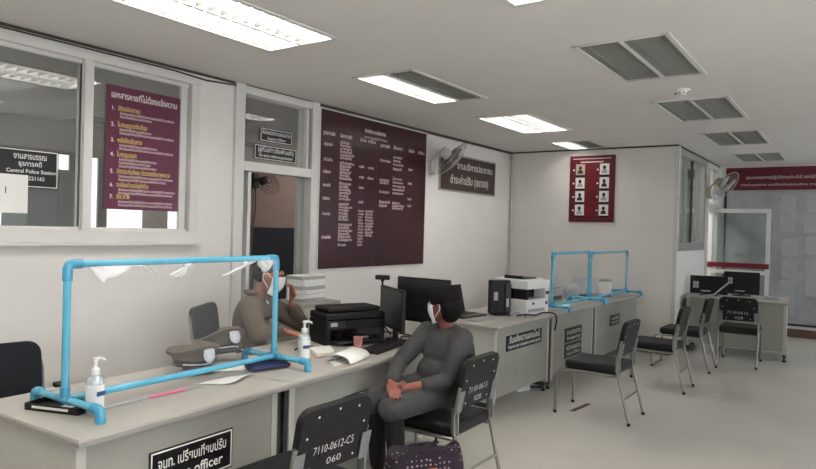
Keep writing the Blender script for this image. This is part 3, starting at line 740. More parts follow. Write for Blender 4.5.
# sheets under the caps
def sheet_obj(label, corners, z, m='paper', curl=0.0):
    n = 10; a, b_, c_, d_ = [Vector((*q, 0)) for q in corners]; vs = []; fs = []
    for i in range(n + 1):
        for j in range(n + 1):
            u, v = i / n, j / n; q = a.lerp(b_, u).lerp(d_.lerp(c_, u), v)
            vs.append((q.x, q.y, z + curl * max(0, u - .6) ** 2 * 6 + .0015 * math.sin(6 * u + 4 * v)))
    for i in range(n):
        for j in range(n): k = i * (n + 1) + j; fs.append((k, k + n + 1, k + n + 2, k + 1))
    p = MB(); p.add(vs, fs, m); o = p.build('paper_sheet', smooth=180)
    s = o.modifiers.new('s', 'SOLIDIFY'); s.thickness = .002; s.offset = 1
    return put(o, label, 'paper', 'loose papers on the desks')
sheet_obj('white sheet with a curled corner in front of the caps, under the blue bottom rail', [(2.04, 2.66), (2.16, 2.52), (2.35, 2.60), (2.26, 2.668)], Z + .004, curl=.015)
sheet_obj('white sheet lying under the two police caps', [(2.24, 2.84), (2.42, 2.74), (2.56, 2.86), (2.50, 3.04)], Z + .002)
sheet_obj('pale blue tinted sheet under the left edge of the first cap', [(2.06, 2.96), (2.10, 2.88), (2.3, 2.93), (2.26, 3.0)], Z + .003, m='greypaper')
slab('ledger_book', 'closed navy book lying by the right foot of the large blue screen', 'book', [(2.38, 2.66), (2.62, 2.60), (2.70, 2.74), (2.46, 2.80)], Z + .008, Z + .026, 'navybook', bevel=.003)
p = MB(); p.tube([(1.52, 2.60, Z + .007), (1.74, 2.605, Z + .007)], .004, 'greypaper', 8); p.tube([(1.74, 2.605, Z + .008), (1.93, 2.607, Z + .008)], .0065, 'pinkp', 8); p.tube([(1.93, 2.607, Z + .007), (2.02, 2.60, Z + .007)], .003, 'greypaper', 8)
put(p.build('pointer_rod'), 'thin rod with a pink sleeve lying on the left desk', 'rod')
# black desk tray under the left foot of the screen
t = thing('stamp_tray', 'black tray with white markings under the left foot of the large blue screen', 'tray', (1.42, 2.74, Z), R(20))
p = MB(); p.box(-.065, .065, -.14, .13, 0, .008, 'black'); p.box(-.065, -.057, -.14, .13, .008, .03, 'black'); p.box(.057, .065, -.14, .13, .008, .03, 'black'); p.box(-.065, .065, -.14, -.132, .008, .03, 'black'); p.box(-.065, .065, .122, .13, .008, .03, 'black'); p.build('tray', t, bevel=.003)
p = MB(); p.box(-.0665, -.065, -.09, .09, .012, .022, 'ink'); p.box(-.03, .03, -.05, .0, .008, .012, 'paper'); p.build('marking', t)
for o in kids(t): pass
# folders and curled sheaf
t = thing('paper_folder', 'open tan folder of papers on the desk beside the right pump bottle', 'folder', (0, 0, 0))
p = MB(); p.prism([(2.90, 2.67), (3.06, 2.64), (3.22, 2.82), (3.06, 2.89)], Z, Z + .012, 'manila'); p.build('cover', t, bevel=.002)
p = MB(); p.prism([(2.93, 2.68), (3.06, 2.655), (3.20, 2.82), (3.06, 2.87)], Z + .012, Z + .022, 'paper'); p.build('page', t)
sheet_obj('flat white sheet under the curled sheaf at the front edge of the desk', [(2.80, 2.43), (3.12, 2.46), (3.16, 2.54), (2.88, 2.55)], Z + .002)
vs = []; fs = []; n = 22   # sheaf curled over like a flattened arch
arc = []
for i in range(n + 1):
    a = PI * (i / n); arc.append((.085 * math.cos(PI - a) , .050 * math.sin(a) ** .8))
p = MB(); T = frameT((3.00, 2.50, Z + .005), (-math.sin(R(12)), math.cos(R(12)), 0), (0, 0, 1))
for i, (x, z) in enumerate(arc): vs += [(x, z, -.13), (x, z, .13)]
for i in range(n): fs.append((2 * i, 2 * i + 1, 2 * i + 3, 2 * i + 2))
p.add(vs, fs, 'paper', T)
o = p.build('curled_papers', smooth=180); o.modifiers.new('s', 'SOLIDIFY').thickness = .004
put(o, 'sheaf of white paper curled into an arch on the desk in front of the keyboard', 'paper')
# stack of files behind the officer's hand
t = thing('file_stack', 'stack of white paper files behind the black printer and the raised hand', 'paper', (3.40, 2.98, Z), R(6)); z = 0
t.location = (3.97, 3.78, .925)
for i in range(9):
    h = random.uniform(.022, .036); a = Matrix.Rotation(R(random.uniform(-7, 7)), 4, 'Z')
    if z + h > .215: break
    p = MB(); p.box(-.14, .14, -.09, .09, z, z + h - .004, 'paper' if i % 3 else 'notice', a); p.box(-.143, .143, -.092, .092, z + h - .004, z + h, 'greypaper' if i % 2 else 'paper', a); p.build('file', t, bevel=.002); z += h

t = thing('steel_cabinet', 'low grey steel cabinet against the left wall under the stack of files', 'cabinet', (3.97, 3.80, 0))
p = MB(); p.box(-.24, .24, -.2, .2, 0, .925, 'panel'); p.build('body', t, bevel=.004)
for k in range(3):
    p = MB(); p.box(-.22, .22, -.212, -.2, .06 + k * .285, .32 + k * .285, 'panel2'); q = p.build('drawer', t, bevel=.003); p = MB(); p.box(-.05, .05, -.228, -.212, .2 + k * .285, .215 + k * .285, 'chrome'); p.build('handle', q)
# police caps
def police_cap(label, loc, rz, tilt, s=1.0):
    t = thing('peaked_cap', label, 'cap', loc, rz, 'brown peaked caps on the desk'); t.scale = (s, s, s); t.rotation_euler = (tilt[0], tilt[1], rz)
    p = MB()   # faces local -y
    vs = []; n = 28; rings = [(.088, .0, 0), (.09, .03, 0), (.105, .05, -.004), (.128, .066, -.008), (.133, .078, -.01), (.12, .09, -.006), (.07, .098, 0), (.004, .10, 0)]
    fs = []
    for (r, z, oy) in rings:
        for j in range(n):
            a = 2 * PI * j / n; front = max(0, -math.sin(a))
            vs.append((r * math.cos(a), 1.12 * r * math.sin(a) + oy, z + (.04 * front ** 1.5 if z > .04 else 0)))
    for i in range(len(rings) - 1):
        for j in range(n): j2 = (j + 1) % n; fs.append((i * n + j, i * n + j2, (i + 1) * n + j2, (i + 1) * n + j))
    fs.append(tuple(range((len(rings) - 1) * n, len(rings) * n)))
    p.add(vs, fs, 'capbrown'); p.build('crown', t, smooth=60)
    p = MB(); vs = []; fs = []
    for z in (.0, .032):
        for j in range(n): a = 2 * PI * j / n; vs.append((.0915 * math.cos(a), 1.12 * .0915 * math.sin(a), z))
    for j in range(n): j2 = (j + 1) % n; fs.append((j, j2, n + j2, n + j))
    p.add(vs, fs, 'capband'); o = p.build('band', t); o.modifiers.new('s', 'SOLIDIFY').thickness = .003
    p = MB(); vs = []; fs = []; k = 14
    for i in range(k + 1):
        a = R(200 + 140 * i / k); x, y = math.cos(a), 1.12 * math.sin(a); e = math.sin(PI * i / k)
        vs += [(.09 * x, .09 * y, .006), (.09 * x * (1 + .25 * e), .09 * y - .03 * e, -.004), (.09 * x * (1 + .3 * e), .09 * y - .058 * e, -.018)]
    for i in range(k):
        for j in range(2): fs.append((i * 3 + j, i * 3 + j + 1, i * 3 + j + 4, i * 3 + j + 3))
    p.add(vs, fs, 'capband'); o = p.build('visor', t, smooth=180); o.modifiers.new('s', 'SOLIDIFY').thickness = .004
    p = MB(); T = frameT((0, -.140, .072), (1, 0, 0), (0, .12, 1)) @ Matrix.Scale(1.2, 4)
    for j in range(12):
        a = 2 * PI * j / 12; p.ell((.022 * math.cos(a), .026 * math.sin(a), 0), (.010, .012, .006), 'silver', T, 8, 6)
    p.ell((0, 0, .002), (.018, .022, .008), 'silver', T, 12, 8); p.ell((0, .036, .0), (.008, .014, .005), 'silver', T, 8, 6); p.build('badge', t)
    p = MB(); p.tube([(.09 * math.cos(R(a)), 1.12 * .097 * math.sin(R(a)) - .003, .016) for a in range(200, 341, 10)], .0045, 'silver', 6); p.build('chin_strap', t)
    return t
police_cap('brown peaked cap with silver badge, the left one of two on the desk', (2.215, 2.94, Z + .032), R(2), (R(-1), R(2), 0))
police_cap('brown peaked cap with silver badge, the right one leaning up behind the other', (2.485, 3.03, Z + .05), R(-2), (R(-16), R(4), 0))

# ------------------------------------------------------------------ computers on the near desk
def monitor(label, loc, rz, w, h, zb, back=False, sticker=False, group='flat monitors', bs=1):
    """screen faces local -y"""
    t = thing('monitor', label, 'monitor', loc, rz, group)
    p = MB(); p.box(-w / 2, w / 2, -.012, .018, zb, zb + h, 'black'); p.box(-w / 2 + .06, w / 2 - .06, .018, .04, zb + .05, zb + h - .07, 'black')
    if sticker:
        p.box(-w / 2 + .04, -w / 2 + .11, -.0142, -.0125, zb + h - .17, zb + h - .08, 'greypaper'); p.box(-w / 2 + .073, -w / 2 + .077, -.0150, -.014, zb + h - .17, zb + h - .08, 'black'); p.box(-w / 2 + .04, -w / 2 + .11, -.0150, -.014, zb + h - .127, zb + h - .123, 'black')
        p.box(-w / 2 + .14, -w / 2 + .26, -.0142, -.0125, zb + .03, zb + .05, 'greypaper')
    p.build('casing', t, bevel=.004)
    if not sticker:
        p = MB(); p.box(-w / 2 + .012, w / 2 - .012, -.0135, -.012, zb + .025, zb + h - .012, 'screen'); p.build('display', t)
    p = MB(); p.box(-.03, .03, .02, .045, .012, zb + .12, 'black'); p.build('stand', t, bevel=.003)
    p = MB(); p.prism([(.12 * bs * math.cos(2 * PI * i / 24), .02 + .085 * bs * math.sin(2 * PI * i / 24)) for i in range(24)], 0, .012, 'black'); p.build('base', t, bevel=.003)
    return t
monitor('slim dark monitor turned edge on, between the black printer and the webcam', (3.74, 2.72, Z), R(-124), .46, .29, .085, bs=.66)
monitor('large dark monitor behind the head of the seated woman', (3.86, 2.535, Z), R(-92), .45, .315, .135)
# keyboard
t = thing('keyboard', 'black keyboard at the front edge of the desk below the slim monitor', 'keyboard', (3.44, 2.572, Z), R(10))
p = MB(); p.box(-.21, .21, -.075, .075, 0, .018, 'black'); p.build('case', t, bevel=.004)
p = MB()
for r in range(5):
    for c_ in range(17): p.box(-.198 + c_ * .0235, -.198 + c_ * .0235 + .019, -.062 + r * .0255, -.062 + r * .0255 + .021, .018, .024, 'darkgrey')
p.build('keys', t)
t = thing('computer_mouse', 'small black mouse beside the keyboard', 'mouse', (3.70, 2.56, Z), R(30)); p = MB(); p.ell((0, 0, .0), (.03, .05, .03), 'black'); o = p.build('shell', t)
for v in o.data.vertices: v.co.z = max(v.co.z, 0)
p = MB(); p.box(-.003, .003, .02, .04, .022, .029, 'darkgrey'); p.build('scroll_wheel', t)
# webcam on a table tripod
t = thing('webcam', 'black webcam on a slim pole between the two monitors', 'webcam', (3.90, 2.93, Z))
p = MB(); p.tube([(0, 0, .05), (0, 0, .40)], .008, 'black', 10); p.tube([(0, 0, .15), (0, 0, .2)], .012, 'black', 10); p.build('pole', t)
for k in range(3):
    p = MB(); a = k * 2 * PI / 3 + .4; p.tube([(0, 0, .09), (.10 * math.cos(a), .10 * math.sin(a), .006)], .006, 'black', 8); p.build('leg', t)
p = MB(); p.box(-.055, .055, -.018, .018, .41, .445, 'black', Matrix.Rotation(R(-60), 4, 'Z')); p.box(-.012, .012, -.012, .012, .395, .412, 'black'); p.build('camera_body', t, bevel=.006)
p = MB(); p.lathe([(.011, 0), (.011, .006), (.007, .008)], 'lens', 14, Matrix.Rotation(R(-60), 4, 'Z') @ frameT((0, -.018, .428), (1, 0, 0), (0, 0, 1))); p.build('lens', t)
# black multifunction printer
t = thing('printer', 'wide black printer on the desk beside the officer', 'printer', (3.545, 2.99, Z), R(-22))
t.location = (3.50, 2.93, Z)
p = MB(); p.box(-.23, .23, -.13, .13, .0, .165, 'black'); p.box(-.2, .2, -.135, -.128, .03, .11, 'lens'); p.build('body', t, bevel=.014)
p = MB(); p.box(-.23, .23, -.135, .13, .165, .215, 'black'); p.box(-.2, .21, -.10, .12, .215, .25, 'black'); p.build('scanner_lid', t, bevel=.012)
p = MB(); p.box(-.17, .17, -.20, -.13, .02, .03, 'darkgrey'); p.build('paper_tray', t, bevel=.003)
p = MB(); p.box(-.22, -.09, -.146, -.135, .12, .165, 'darkgrey'); p.box(-.20, -.15, -.1475, -.146, .13, .155, 'greypaper'); p.build('control_panel', t, bevel=.002)
p = MB(); p.box(.02, .09, -.1475, -.138, .04, .052, 'greypaper'); p.build('badge_strip', t)
p = MB(); p.lathe([(.026, 0), (.032, .07), (.034, .072), (.030, .072), (.024, .006)], 'cup', 20, Matrix.Translation((3.355, 2.71, Z))); put(p.build('paper_cup'), 'small pinkish cup in front of the black printer', 'cup')
p = MB(); p.tube(flow([(3.84, 2.70, Z + .006), (3.90, 2.74, Z + .006), (3.95, 2.69, Z + .006), (3.99, 2.74, Z + .006), (3.99, 2.88, Z + .006), (3.95, 3.05, Z + .006)]), .005, 'black', 6); put(p.build('cable'), 'black cable lying by the foot of the large monitor', 'cable')
p = MB(); p.tube([(2.99, 2.93, Z + .008), (3.08, 2.95, Z + .02), (3.14, 2.9, Z + .008)], .006, 'black', 8); put(p.build('pen'), 'dark pen lying by the officer hand', 'pen')

# ------------------------------------------------------------------ far row of desks
t = thing('laptop', 'open dark laptop on the far desks behind the head of the seated woman', 'laptop', (5.27, 3.0, Z), R(-8))
p = MB(); p.box(-.18, .18, -.13, .13, 0, .02, 'darkgrey'); p.box(-.16, .16, -.03, .11, .02, .023, 'black'); p.build('base', t, bevel=.003)
p = MB(); T = Matrix.Translation((0, .13, .02)) @ Matrix.Rotation(R(-14), 4, 'X'); p.box(-.185, .185, 0, .014, 0, .26, 'black', T); p.box(-.17, .17, -.002, 0, .015, .245, 'screen', T); p.build('screen_lid', t, bevel=.003)
sheet_obj('papers lying in front of the open laptop', [(4.98, 2.72), (5.38, 2.66), (5.42, 2.80), (5.02, 2.83)], Z + .003, m='notice')
t = thing('computer_terminal', 'black upright terminal with a white label beside the white printer', 'terminal', (5.60, 2.80, Z), R(-40))
p = MB(); p.box(-.08, .08, -.08, .08, 0, .015, 'black'); p.build('base', t, bevel=.003)
p = MB(); p.box(-.10, .10, -.02, .06, .015, .33, 'black'); p.box(.04, .10, -.04, -.02, .03, .3, 'darkgrey'); p.build('casing', t, bevel=.006)
p = MB(); p.box(-.07, -.03, -.023, -.02, .14, .22, 'manila'); p.box(.05, .075, -.043, -.04, .08, .16, 'greypaper'); p.build('paper_label', t)
t = thing('printer', 'white and black office printer on the far desks beside the blue screen', 'printer', (5.93, 2.73, Z), R(-8))
p = MB(); p.box(-.20, .20, -.19, .19, 0, .15, 'white'); p.box(-.20, .20, -.06, .19, .15, .25, 'black'); p.box(-.2, -.17, -.19, -.06, .15, .25, 'black'); p.box(.13, .20, -.19, -.06, .15, .25, 'white'); p.build('body', t, bevel=.008)
p = MB(); p.box(-.205, .205, -.195, .19, .25, .33, 'white'); p.box(-.205, .205, -.12, .19, .33, .34, 'white'); p.build('scanner_lid', t, bevel=.01)
p = MB(); p.box(-.17, .12, -.196, -.19, .03, .06, 'greypaper'); p.build('cassette', t); p = MB(); p.box(.14, .17, -.196, -.19, .09, .12, 'gap'); p.box(.14, .19, -.20, -.19, .19, .22, 'gap'); p.box(-.1, -.07, -.196, -.19, .1, .12, 'gap'); p.build('control_panel', t)
p = MB(); p.box(-.16, .10, -.11, .1, .34, .352, 'black', Matrix.Rotation(R(0), 4, 'Z')); p.box(-.16, -.145, -.11, .1, .352, .372, 'black'); p.build('document_tray', t, bevel=.003)
p = MB(); p.tube(flow([(5.60, 2.62, Z + .008), (5.66, 2.55, Z + .02), (5.75, 2.50, Z + .012), (5.86, 2.46, Z + .03), (5.98, 2.40, Z + .012), (6.0, 2.385, .70), (5.99, 2.395, .60)]), .007, 'black', 8); put(p.build('cable'), 'black cable looping over the front edge of the far desks', 'cable')
p = MB(); p.tube(flow([(5.44, 2.62, Z + .008), (5.50, 2.58, Z + .05), (5.56, 2.53, Z + .02), (5.52, 2.49, Z + .008)]), .004, 'bracket', 6); put(p.build('cable'), 'thin grey cable beside the black terminal', 'cable')
# things behind the small screens
t = thing('desk_printer', 'grey box-like printer seen through the film of the first small screen', 'printer', (7.16, 2.97, Z), R(-3))
p = MB(); p.box(-.2, .16, -.13, .1, 0, .15, 'greypaper'); p.build('body', t, bevel=.02); p = MB(); p.box(-.18, .14, -.11, .08, .15, .185, 'notice'); p.build('cover', t, bevel=.012); p = MB(); p.box(-.14, .1, -.135, -.13, .03, .07, 'gap'); p.build('slot', t)
t = thing('document_bag', 'soft grey bag beside the grey printer, behind the film', 'bag', (7.64, 2.87, Z + .012))
p = MB(); p.ell((0, 0, .09), (.15, .10, .09), 'notice'); p.ell((.05, 0, .12), (.10, .08, .07), 'notice'); p.box(-.12, .12, -.07, .07, .0, .05, 'notice'); blob(p, 'sack', t, 'notice', .012, 4)
p = MB(); p.tube([(-.06, 0, .165), (-.03, 0, .2), (.03, 0, .205), (.07, 0, .175)], .008, 'greypaper', 8); p.build('handle', t)
t = thing('laptop', 'grey laptop with raised lid behind the second small blue screen', 'laptop', (8.20, 2.76, Z), R(-30))
p = MB(); p.box(-.17, .17, -.12, .12, 0, .02, 'darkgrey'); p.build('base', t, bevel=.003)
p = MB(); p.box(-.17, .17, 0, .012, 0, .23, 'greypaper', Matrix.Translation((0, .12, .02)) @ Matrix.Rotation(R(-22), 4, 'X')); p.build('screen_lid', t, bevel=.003)
t = thing('carton', 'white carton standing beside the grey laptop near the back wall', 'box', (8.56, 2.74, Z), R(8)); p = MB(); p.box(-.09, .09, -.07, .07, 0, .19, 'paper'); p.build('body', t, bevel=.004); p = MB(); p.box(-.091, .091, -.072, .072, .17, .19, 'notice'); p.build('lid', t, bevel=.003)
t = thing('power_strip', 'white power adapter with black cable on the floor under the far desks', 'adapter', (5.84, 2.66, 0), R(-20)); p = MB(); p.box(-.09, .09, -.035, .035, 0, .05, 'white'); p.build('case', t, bevel=.006); p = MB(); p.tube([(.09, 0, .012), (.17, .04, .008), (.25, -.02, .008), (.33, .06, .008)], .01, 'black', 8); p.build('cord', t)
T = Matrix.Rotation(R(-6), 4, 'Z'); p = MB(); p.box(-.17, .17, -.022, .022, 0, .002, 'tape', Matrix.Translation((5.63, 1.99, 0)) @ T); put(p.build('tape_strip'), 'strip of brown tape stuck on the floor under the nearest empty chair', 'tape')

# far desk monitors (on the desk by the end wall)
monitor('wide black screen with a white sticker, the left one on the far desk', (9.62, 1.66, Z), R(-86), .47, .245, .02, sticker=True, group='black screens on the far desk')
monitor('taller black screen with a white sticker, the right one on the far desk', (9.92, 1.30, Z), R(-86), .44, .30, .03, sticker=True, group='black screens on the far desk')
p = MB(); p.tube([(9.16, 1.70, Z + .012), (9.3, 1.56, Z + .03), (9.42, 1.40, Z + .2)], .011, 'greypaper', 8); put(p.build('handset_cord'), 'pale cord rising from the far desk between the two black screens', 'cord')
bpy.data.objects['handset_cord'].location = (.12, 0, 0)
p = MB(); p.prism([(9.62, .82), (9.90, .84), (9.89, 1.02), (9.60, 1.0)], Z, Z + .03, 'greypaper'); put(p.build('paper_pile', bevel=.003), 'low pile of papers on the far desk beside the right black screen', 'paper')

# ------------------------------------------------------------------ office chairs behind the desks
def office_chair(label, loc, rz, m, h=.93, frame='black', w=.24, top=.50, arms=True):
    t = thing('office_chair', label, 'chair', loc, rz, 'office chairs behind the desks')
    p = MB(); p.box(-.24, .24, -.22, .24, top - .08, top, m); p.build('seat', t, bevel=.035, seg=4)
    pts = []; hh = h - .56; r = .07
    for cx, cy, a0 in ((w - r, hh - r, 0), (-w + r, hh - r, 90), (-w + r, r, 180), (w - r, r, 270)):
        for k in range(7): a = R(a0 + 15 * k); pts.append((cx + r * math.cos(a), cy + r * math.sin(a)))
    P = Matrix.Translation((0, -.24, .56)) @ Matrix.Rotation(R(8), 4, 'X') @ Matrix.Rotation(R(90), 4, 'X')
    p = MB(); p.prism(pts, -.022, .022, m, P); p.build('backrest', t, bevel=.012, seg=3)
    p = MB(); p.tube([(0, -.10, top - .09), (0, -.29, top - .08), (0, -.31, .6), (0, -.325, .75)], .018, frame, 8)
    for s in (-1, 1): p.tube([(s * (w + .004), -.25, .60), (s * (w + .006), -.275, .75), (s * (w - .01), -.30, h - .06)], .011, 'bracket', 8)
    p.build('back_support', t)
    p = MB(); p.lathe([(.03, .1), (.03, .26), (.02, .26), (.02, top - .07)], frame, 14); p.build('gas_column', t)
    p = MB()
    for k in range(5): a = k * 2 * PI / 5; p.tube([(0, 0, .11), (.26 * math.cos(a), .26 * math.sin(a), .075)], [.028, .016], frame, 8)
    b_ = p.build('star_base', t)
    for k in range(5):
        a = k * 2 * PI / 5; q = MB(); q.lathe([(.008, -.012), (.028, -.012), (.03, 0), (.028, .012), (.008, .012)], 'black', 14, Matrix.Translation((.26 * math.cos(a), .26 * math.sin(a), .03)) @ Matrix.Rotation(R(90), 4, 'X')); q.build('caster', b_)
    for s in (-1, 1) if arms else ():
        p = MB(); p.tube([(s * .25, -.15, .46), (s * .29, -.12, .55), (s * .29, -.10, .66)], .013, frame, 8); p.box(s * .29 - .025, s * .29 + .025, -.17, .1, .66, .685, frame); p.build('armrest', t, bevel=.006)
    return t
office_chair('black padded office chair at the far left behind the left desk', (1.47, 3.36, 0), R(172), 'navyfab', .90)
office_chair('grey backed office chair the uniformed officer sits on', (3.19, 3.66, 0), R(-148), 'mesh', .96, top=.44, arms=False)
t = thing('cardboard_box', 'open cardboard box on the floor at the far left under the black chair', 'box', (1.85, 4.0, 0), R(-4)); p = MB(); p.box(-.2, .2, -.15, .15, 0, .24, 'cardboard'); p.build('carton', t, bevel=.003)
p = MB(); p.box(-.2, .2, -.19, -.15, .235, .24, 'cardboard'); p.box(-.2, .2, .15, .19, .235, .24, 'cardboard'); p.build('flap', t)

# ------------------------------------------------------------------ wall fans
def wall_fan(label, loc, face, m='fan', r=.21, plate=True):
    """loc: point on the wall; face: direction the blades face (vector); wall normal is -y"""
    t = thing('wall_fan', label, 'fan', loc, 0, 'wall fans')
    p = MB(); p.box(-.065, .065, -.02, 0, -.23, .22, 'alu'); p.build('mounting_plate', t, bevel=.004)
    p = MB(); p.box(-.04, .04, -.08, -.02, -.16, -.02, m); p.box(-.02, .02, -.10, -.02, -.2, -.16, m); p.build('control_box', t, bevel=.008)
    head = Vector((.12, -.26, .0)); fdir = Vector(face).normalized()
    p = MB(); p.tube([(0, -.06, -.03), (.02, -.10, .02), (.05, -.15, .05), tuple(head - fdir * .10)], .016, m, 10); p.build('arm', t)
    q = Vector((0, 0, 1)).rotation_difference(fdir).to_matrix().to_4x4(); T = Matrix.Translation(head) @ q
    p = MB(); p.lathe([(.02, -.17), (.055, -.165), (.065, -.13), (.065, -.07), (.05, -.05), (.02, -.045)], m, 20, T); p.build('motor', t)
    p = MB(); n = 40
    prof = [(.05, -.052), (.12, -.05), (.18, -.03), (r, 0), (.18, .035), (.11, .05), (.05, .055)]
    for k in range(n):
        a = 2 * PI * k / n; p.tube([(x * math.cos(a), x * math.sin(a), z) for x, z in prof], .0013, 'bracket', 4, T)
    for rad, z in ((r, 0), (.15, -.042), (.15, .044)): p.tube([(rad * math.cos(2 * PI * k / 40), rad * math.sin(2 * PI * k / 40), z) for k in range(40)], .0045 if rad == r else .002, m, 6, T, closed=True)
    p.lathe([(.045, .054), (.05, .058), (.03, .062), (.002, .063)], m, 20, T); p.build('cage', t)
    p = MB(); p.lathe([(.03, -.03), (.035, .02), (.02, .035), (.003, .038)], 'greypaper', 16, T)
    for k in range(3):
        a0 = k * 2 * PI / 3; vs = []; fs = []
        for i in range(7):
            rr = .03 + .155 * i / 6; wd = R(22 + 28 * math.sin(PI * i / 7))
            for j in range(5): a = a0 + wd * (j / 4 - .5) * 2 * .8; vs.append((rr * math.cos(a), rr * math.sin(a), .02 * (j / 4 - .5) * 1.4))
        for i in range(6):
            for j in range(4): fs.append((i * 5 + j, i * 5 + j + 1, i * 5 + j + 6, i * 5 + j + 5))
        p.add(vs, fs, 'greypaper', T)
    p.build('blades', t)
    return t
wf = wall_fan('white wall fan on the left wall beside the brown sign', (6.58, YL, 2.40), (.62, -.48, -.62), 'fan', .25)
wf2 = wall_fan('beige wall fan in front of the red banner, on the boxed-in room', (10.77, YB, 2.33), (-.28, -.75, -.6), 'fanbeige', .25)
for cc in kids(wf2):
    if cc.name.startswith('mounting_plate'): cc.scale = (.6, 1, .8)

# ------------------------------------------------------------------ back room seen through glass and door
t = thing('filing_cabinet', 'grey green steel cabinet in the back room, seen through the left window', 'cabinet', (2.74, 5.65, 0)); p = MB(); p.box(-.24, .24, -.22, .22, 0, 1.96, 'tealcab'); p.build('body', t, bevel=.006)
for s in (-1, 1):
    p = MB(); p.box(-.235 if s < 0 else .004, -.004 if s < 0 else .235, -.235, -.22, .05, 1.92, 'tealcab'); q = p.build('door', t, bevel=.003); p = MB(); p.box(s * .03 - .008, s * .03 + .008, -.25, -.235, 1.3, 1.45, 'chrome'); p.build('handle', q)
t = thing('display_board', 'dark navy board standing in the back room, seen through the open door', 'board', (5.55, 5.75, 0)); p = MB(); p.box(-.42, .36, -.02, .02, .45, 1.52, 'navy'); p.build('board', t, bevel=.004)
for s in (-.38, .32):
    p = MB(); p.box(s - .015, s + .015, -.015, .015, 0, .45, 'gap'); p.box(s - .02, s + .02, -.2, .2, 0, .03, 'gap'); p.build('leg', t)
bf = thing('pedestal_fan', 'dark wall fan with hanging cord inside the back room, seen through the open door', 'fan', (5.72, 6.398, 2.12))
p = MB(); p.box(-.05, .05, -.03, 0, -.1, .1, 'darkgrey'); p.build('wall_bracket', bf, bevel=.004)
p = MB(); p.tube([(0, -.03, 0), (0, -.14, .02)], .018, 'darkgrey', 8); p.lathe([(.02, -.1), (.05, -.08), (.05, 0), (.02, .02)], 'darkgrey', 16, Matrix.Translation((0, -.2, 0)) @ Matrix.Rotation(R(70), 4, 'X')); p.build('motor', bf)
p = MB(); T = Matrix.Translation((0, -.26, 0)) @ Matrix.Rotation(R(60), 4, 'X')
for rad in (.05, .1, .15, .19): p.tube([(rad * math.cos(2 * PI * k / 32), rad * math.sin(2 * PI * k / 32), -.2 * rad) for k in range(32)], .004, 'darkgrey', 5, T, closed=True)
for k in range(18): a = 2 * PI * k / 18; p.tube([(.03 * math.cos(a), .03 * math.sin(a), -.006), (.19 * math.cos(a), .19 * math.sin(a), -.038)], .002, 'darkgrey', 4, T)
p.build('cage', bf); p = MB(); p.tube([(0, -.02, -.1), (.01, -.02, -.4), (-.03, -.015, -.62), (-.02, -.015, -.7)], .006, 'darkgrey', 6); p.build('cord', bf)
bf.name = 'wall_fan_inside'; bf.name = 'wall_fan'

# ------------------------------------------------------------------ people
def head_parts(mb, T, s=1.0):
    """skull, face, ears and neck top; T places the head centre, local +y is where the face looks"""
    S = T @ Matrix.Scale(s, 4)
    mb.ell((0, -.012, .035), (.073, .090, .085), 'skin', S); mb.ell((0, .02, -.01), (.064, .076, .085), 'skin', S)
    mb.ell((0, .042, -.06), (.045, .046, .045), 'skin', S); mb.ell((0, .078, -.082), (.020, .016, .016), 'skin', S)
    mb.cap((0, .082, .022), (0, .103, -.022), .008, .013, 'skin', S); mb.ell((.012, .094, -.026), .009, 'skin', S); mb.ell((-.012, .094, -.026), .009, 'skin', S)
    mb.cap((-.045, .072, .034), (.045, .072, .034), .010, .010, 'skin', S); mb.ell((0, .083, -.05), (.023, .012, .006), 'skin', S); mb.ell((0, .082, -.061), (.02, .012, .007), 'skin', S)
    for k in (-1, 1):
        mb.ell((k * .074, -.008, .0), (.010, .020, .032), 'skin', S); mb.ell((k * .04, .066, -.022), (.02, .02, .02), 'skin', S)
def eyes(parent, T, s=1.0):
    S = T @ Matrix.Scale(s, 4)
    for k in (-1, 1):
        p = MB(); p.ell((k * .030, .078, .012), (.013, .009, .007), 'white', S, 12, 8); p.ell((k * .030, .086, .012), (.005, .003, .006), 'eye', S, 10, 6); p.build('eye', parent)
        p = MB(); p.cap((k * .014, .088, .032), (k * .046, .080, .034), .0035, .003, 'hair', S, 8); p.build('eyebrow', parent)
def face_mask(parent, T, s=1.0):
    S = T @ Matrix.Scale(s, 4); vs = []; fs = []; n, m_ = 14, 10
    for i in range(n + 1):
        a = R(-78 + 156 * i / n)
        for j in range(m_ + 1):
            v = j / m_; z = .006 - .108 * v; ca = math.cos(a)
            ry = .090 + .016 * math.sin(PI * min(1, v * 1.25)) - .02 * v
            vs.append((.078 * math.sin(a) * (1 - .18 * v), .012 + ry * ca ** .8 if ca > 0 else .012, z + .018 * ca * (1 - v) - .012 * ca * v + .002 * math.sin(18 * v)))
    for i in range(n):
        for j in range(m_): k = i * (m_ + 1) + j; fs.append((k, k + m_ + 1, k + m_ + 2, k + 1))
    p = MB(); p.add(vs, fs, 'mask', S); o = p.build('face_mask', parent, smooth=180); o.modifiers.new('s', 'SOLIDIFY').thickness = .003
    for k in (-1, 1):
        p = MB(); p.tube([(k * .074, .028, .004), (k * .080, .004, .022), (k * .082, -.022, .012), (k * .080, -.02, -.02), (k * .073, .006, -.045), (k * .066, .026, -.066)], .0026, 'mask', 6, S); p.build('ear_loop', o)
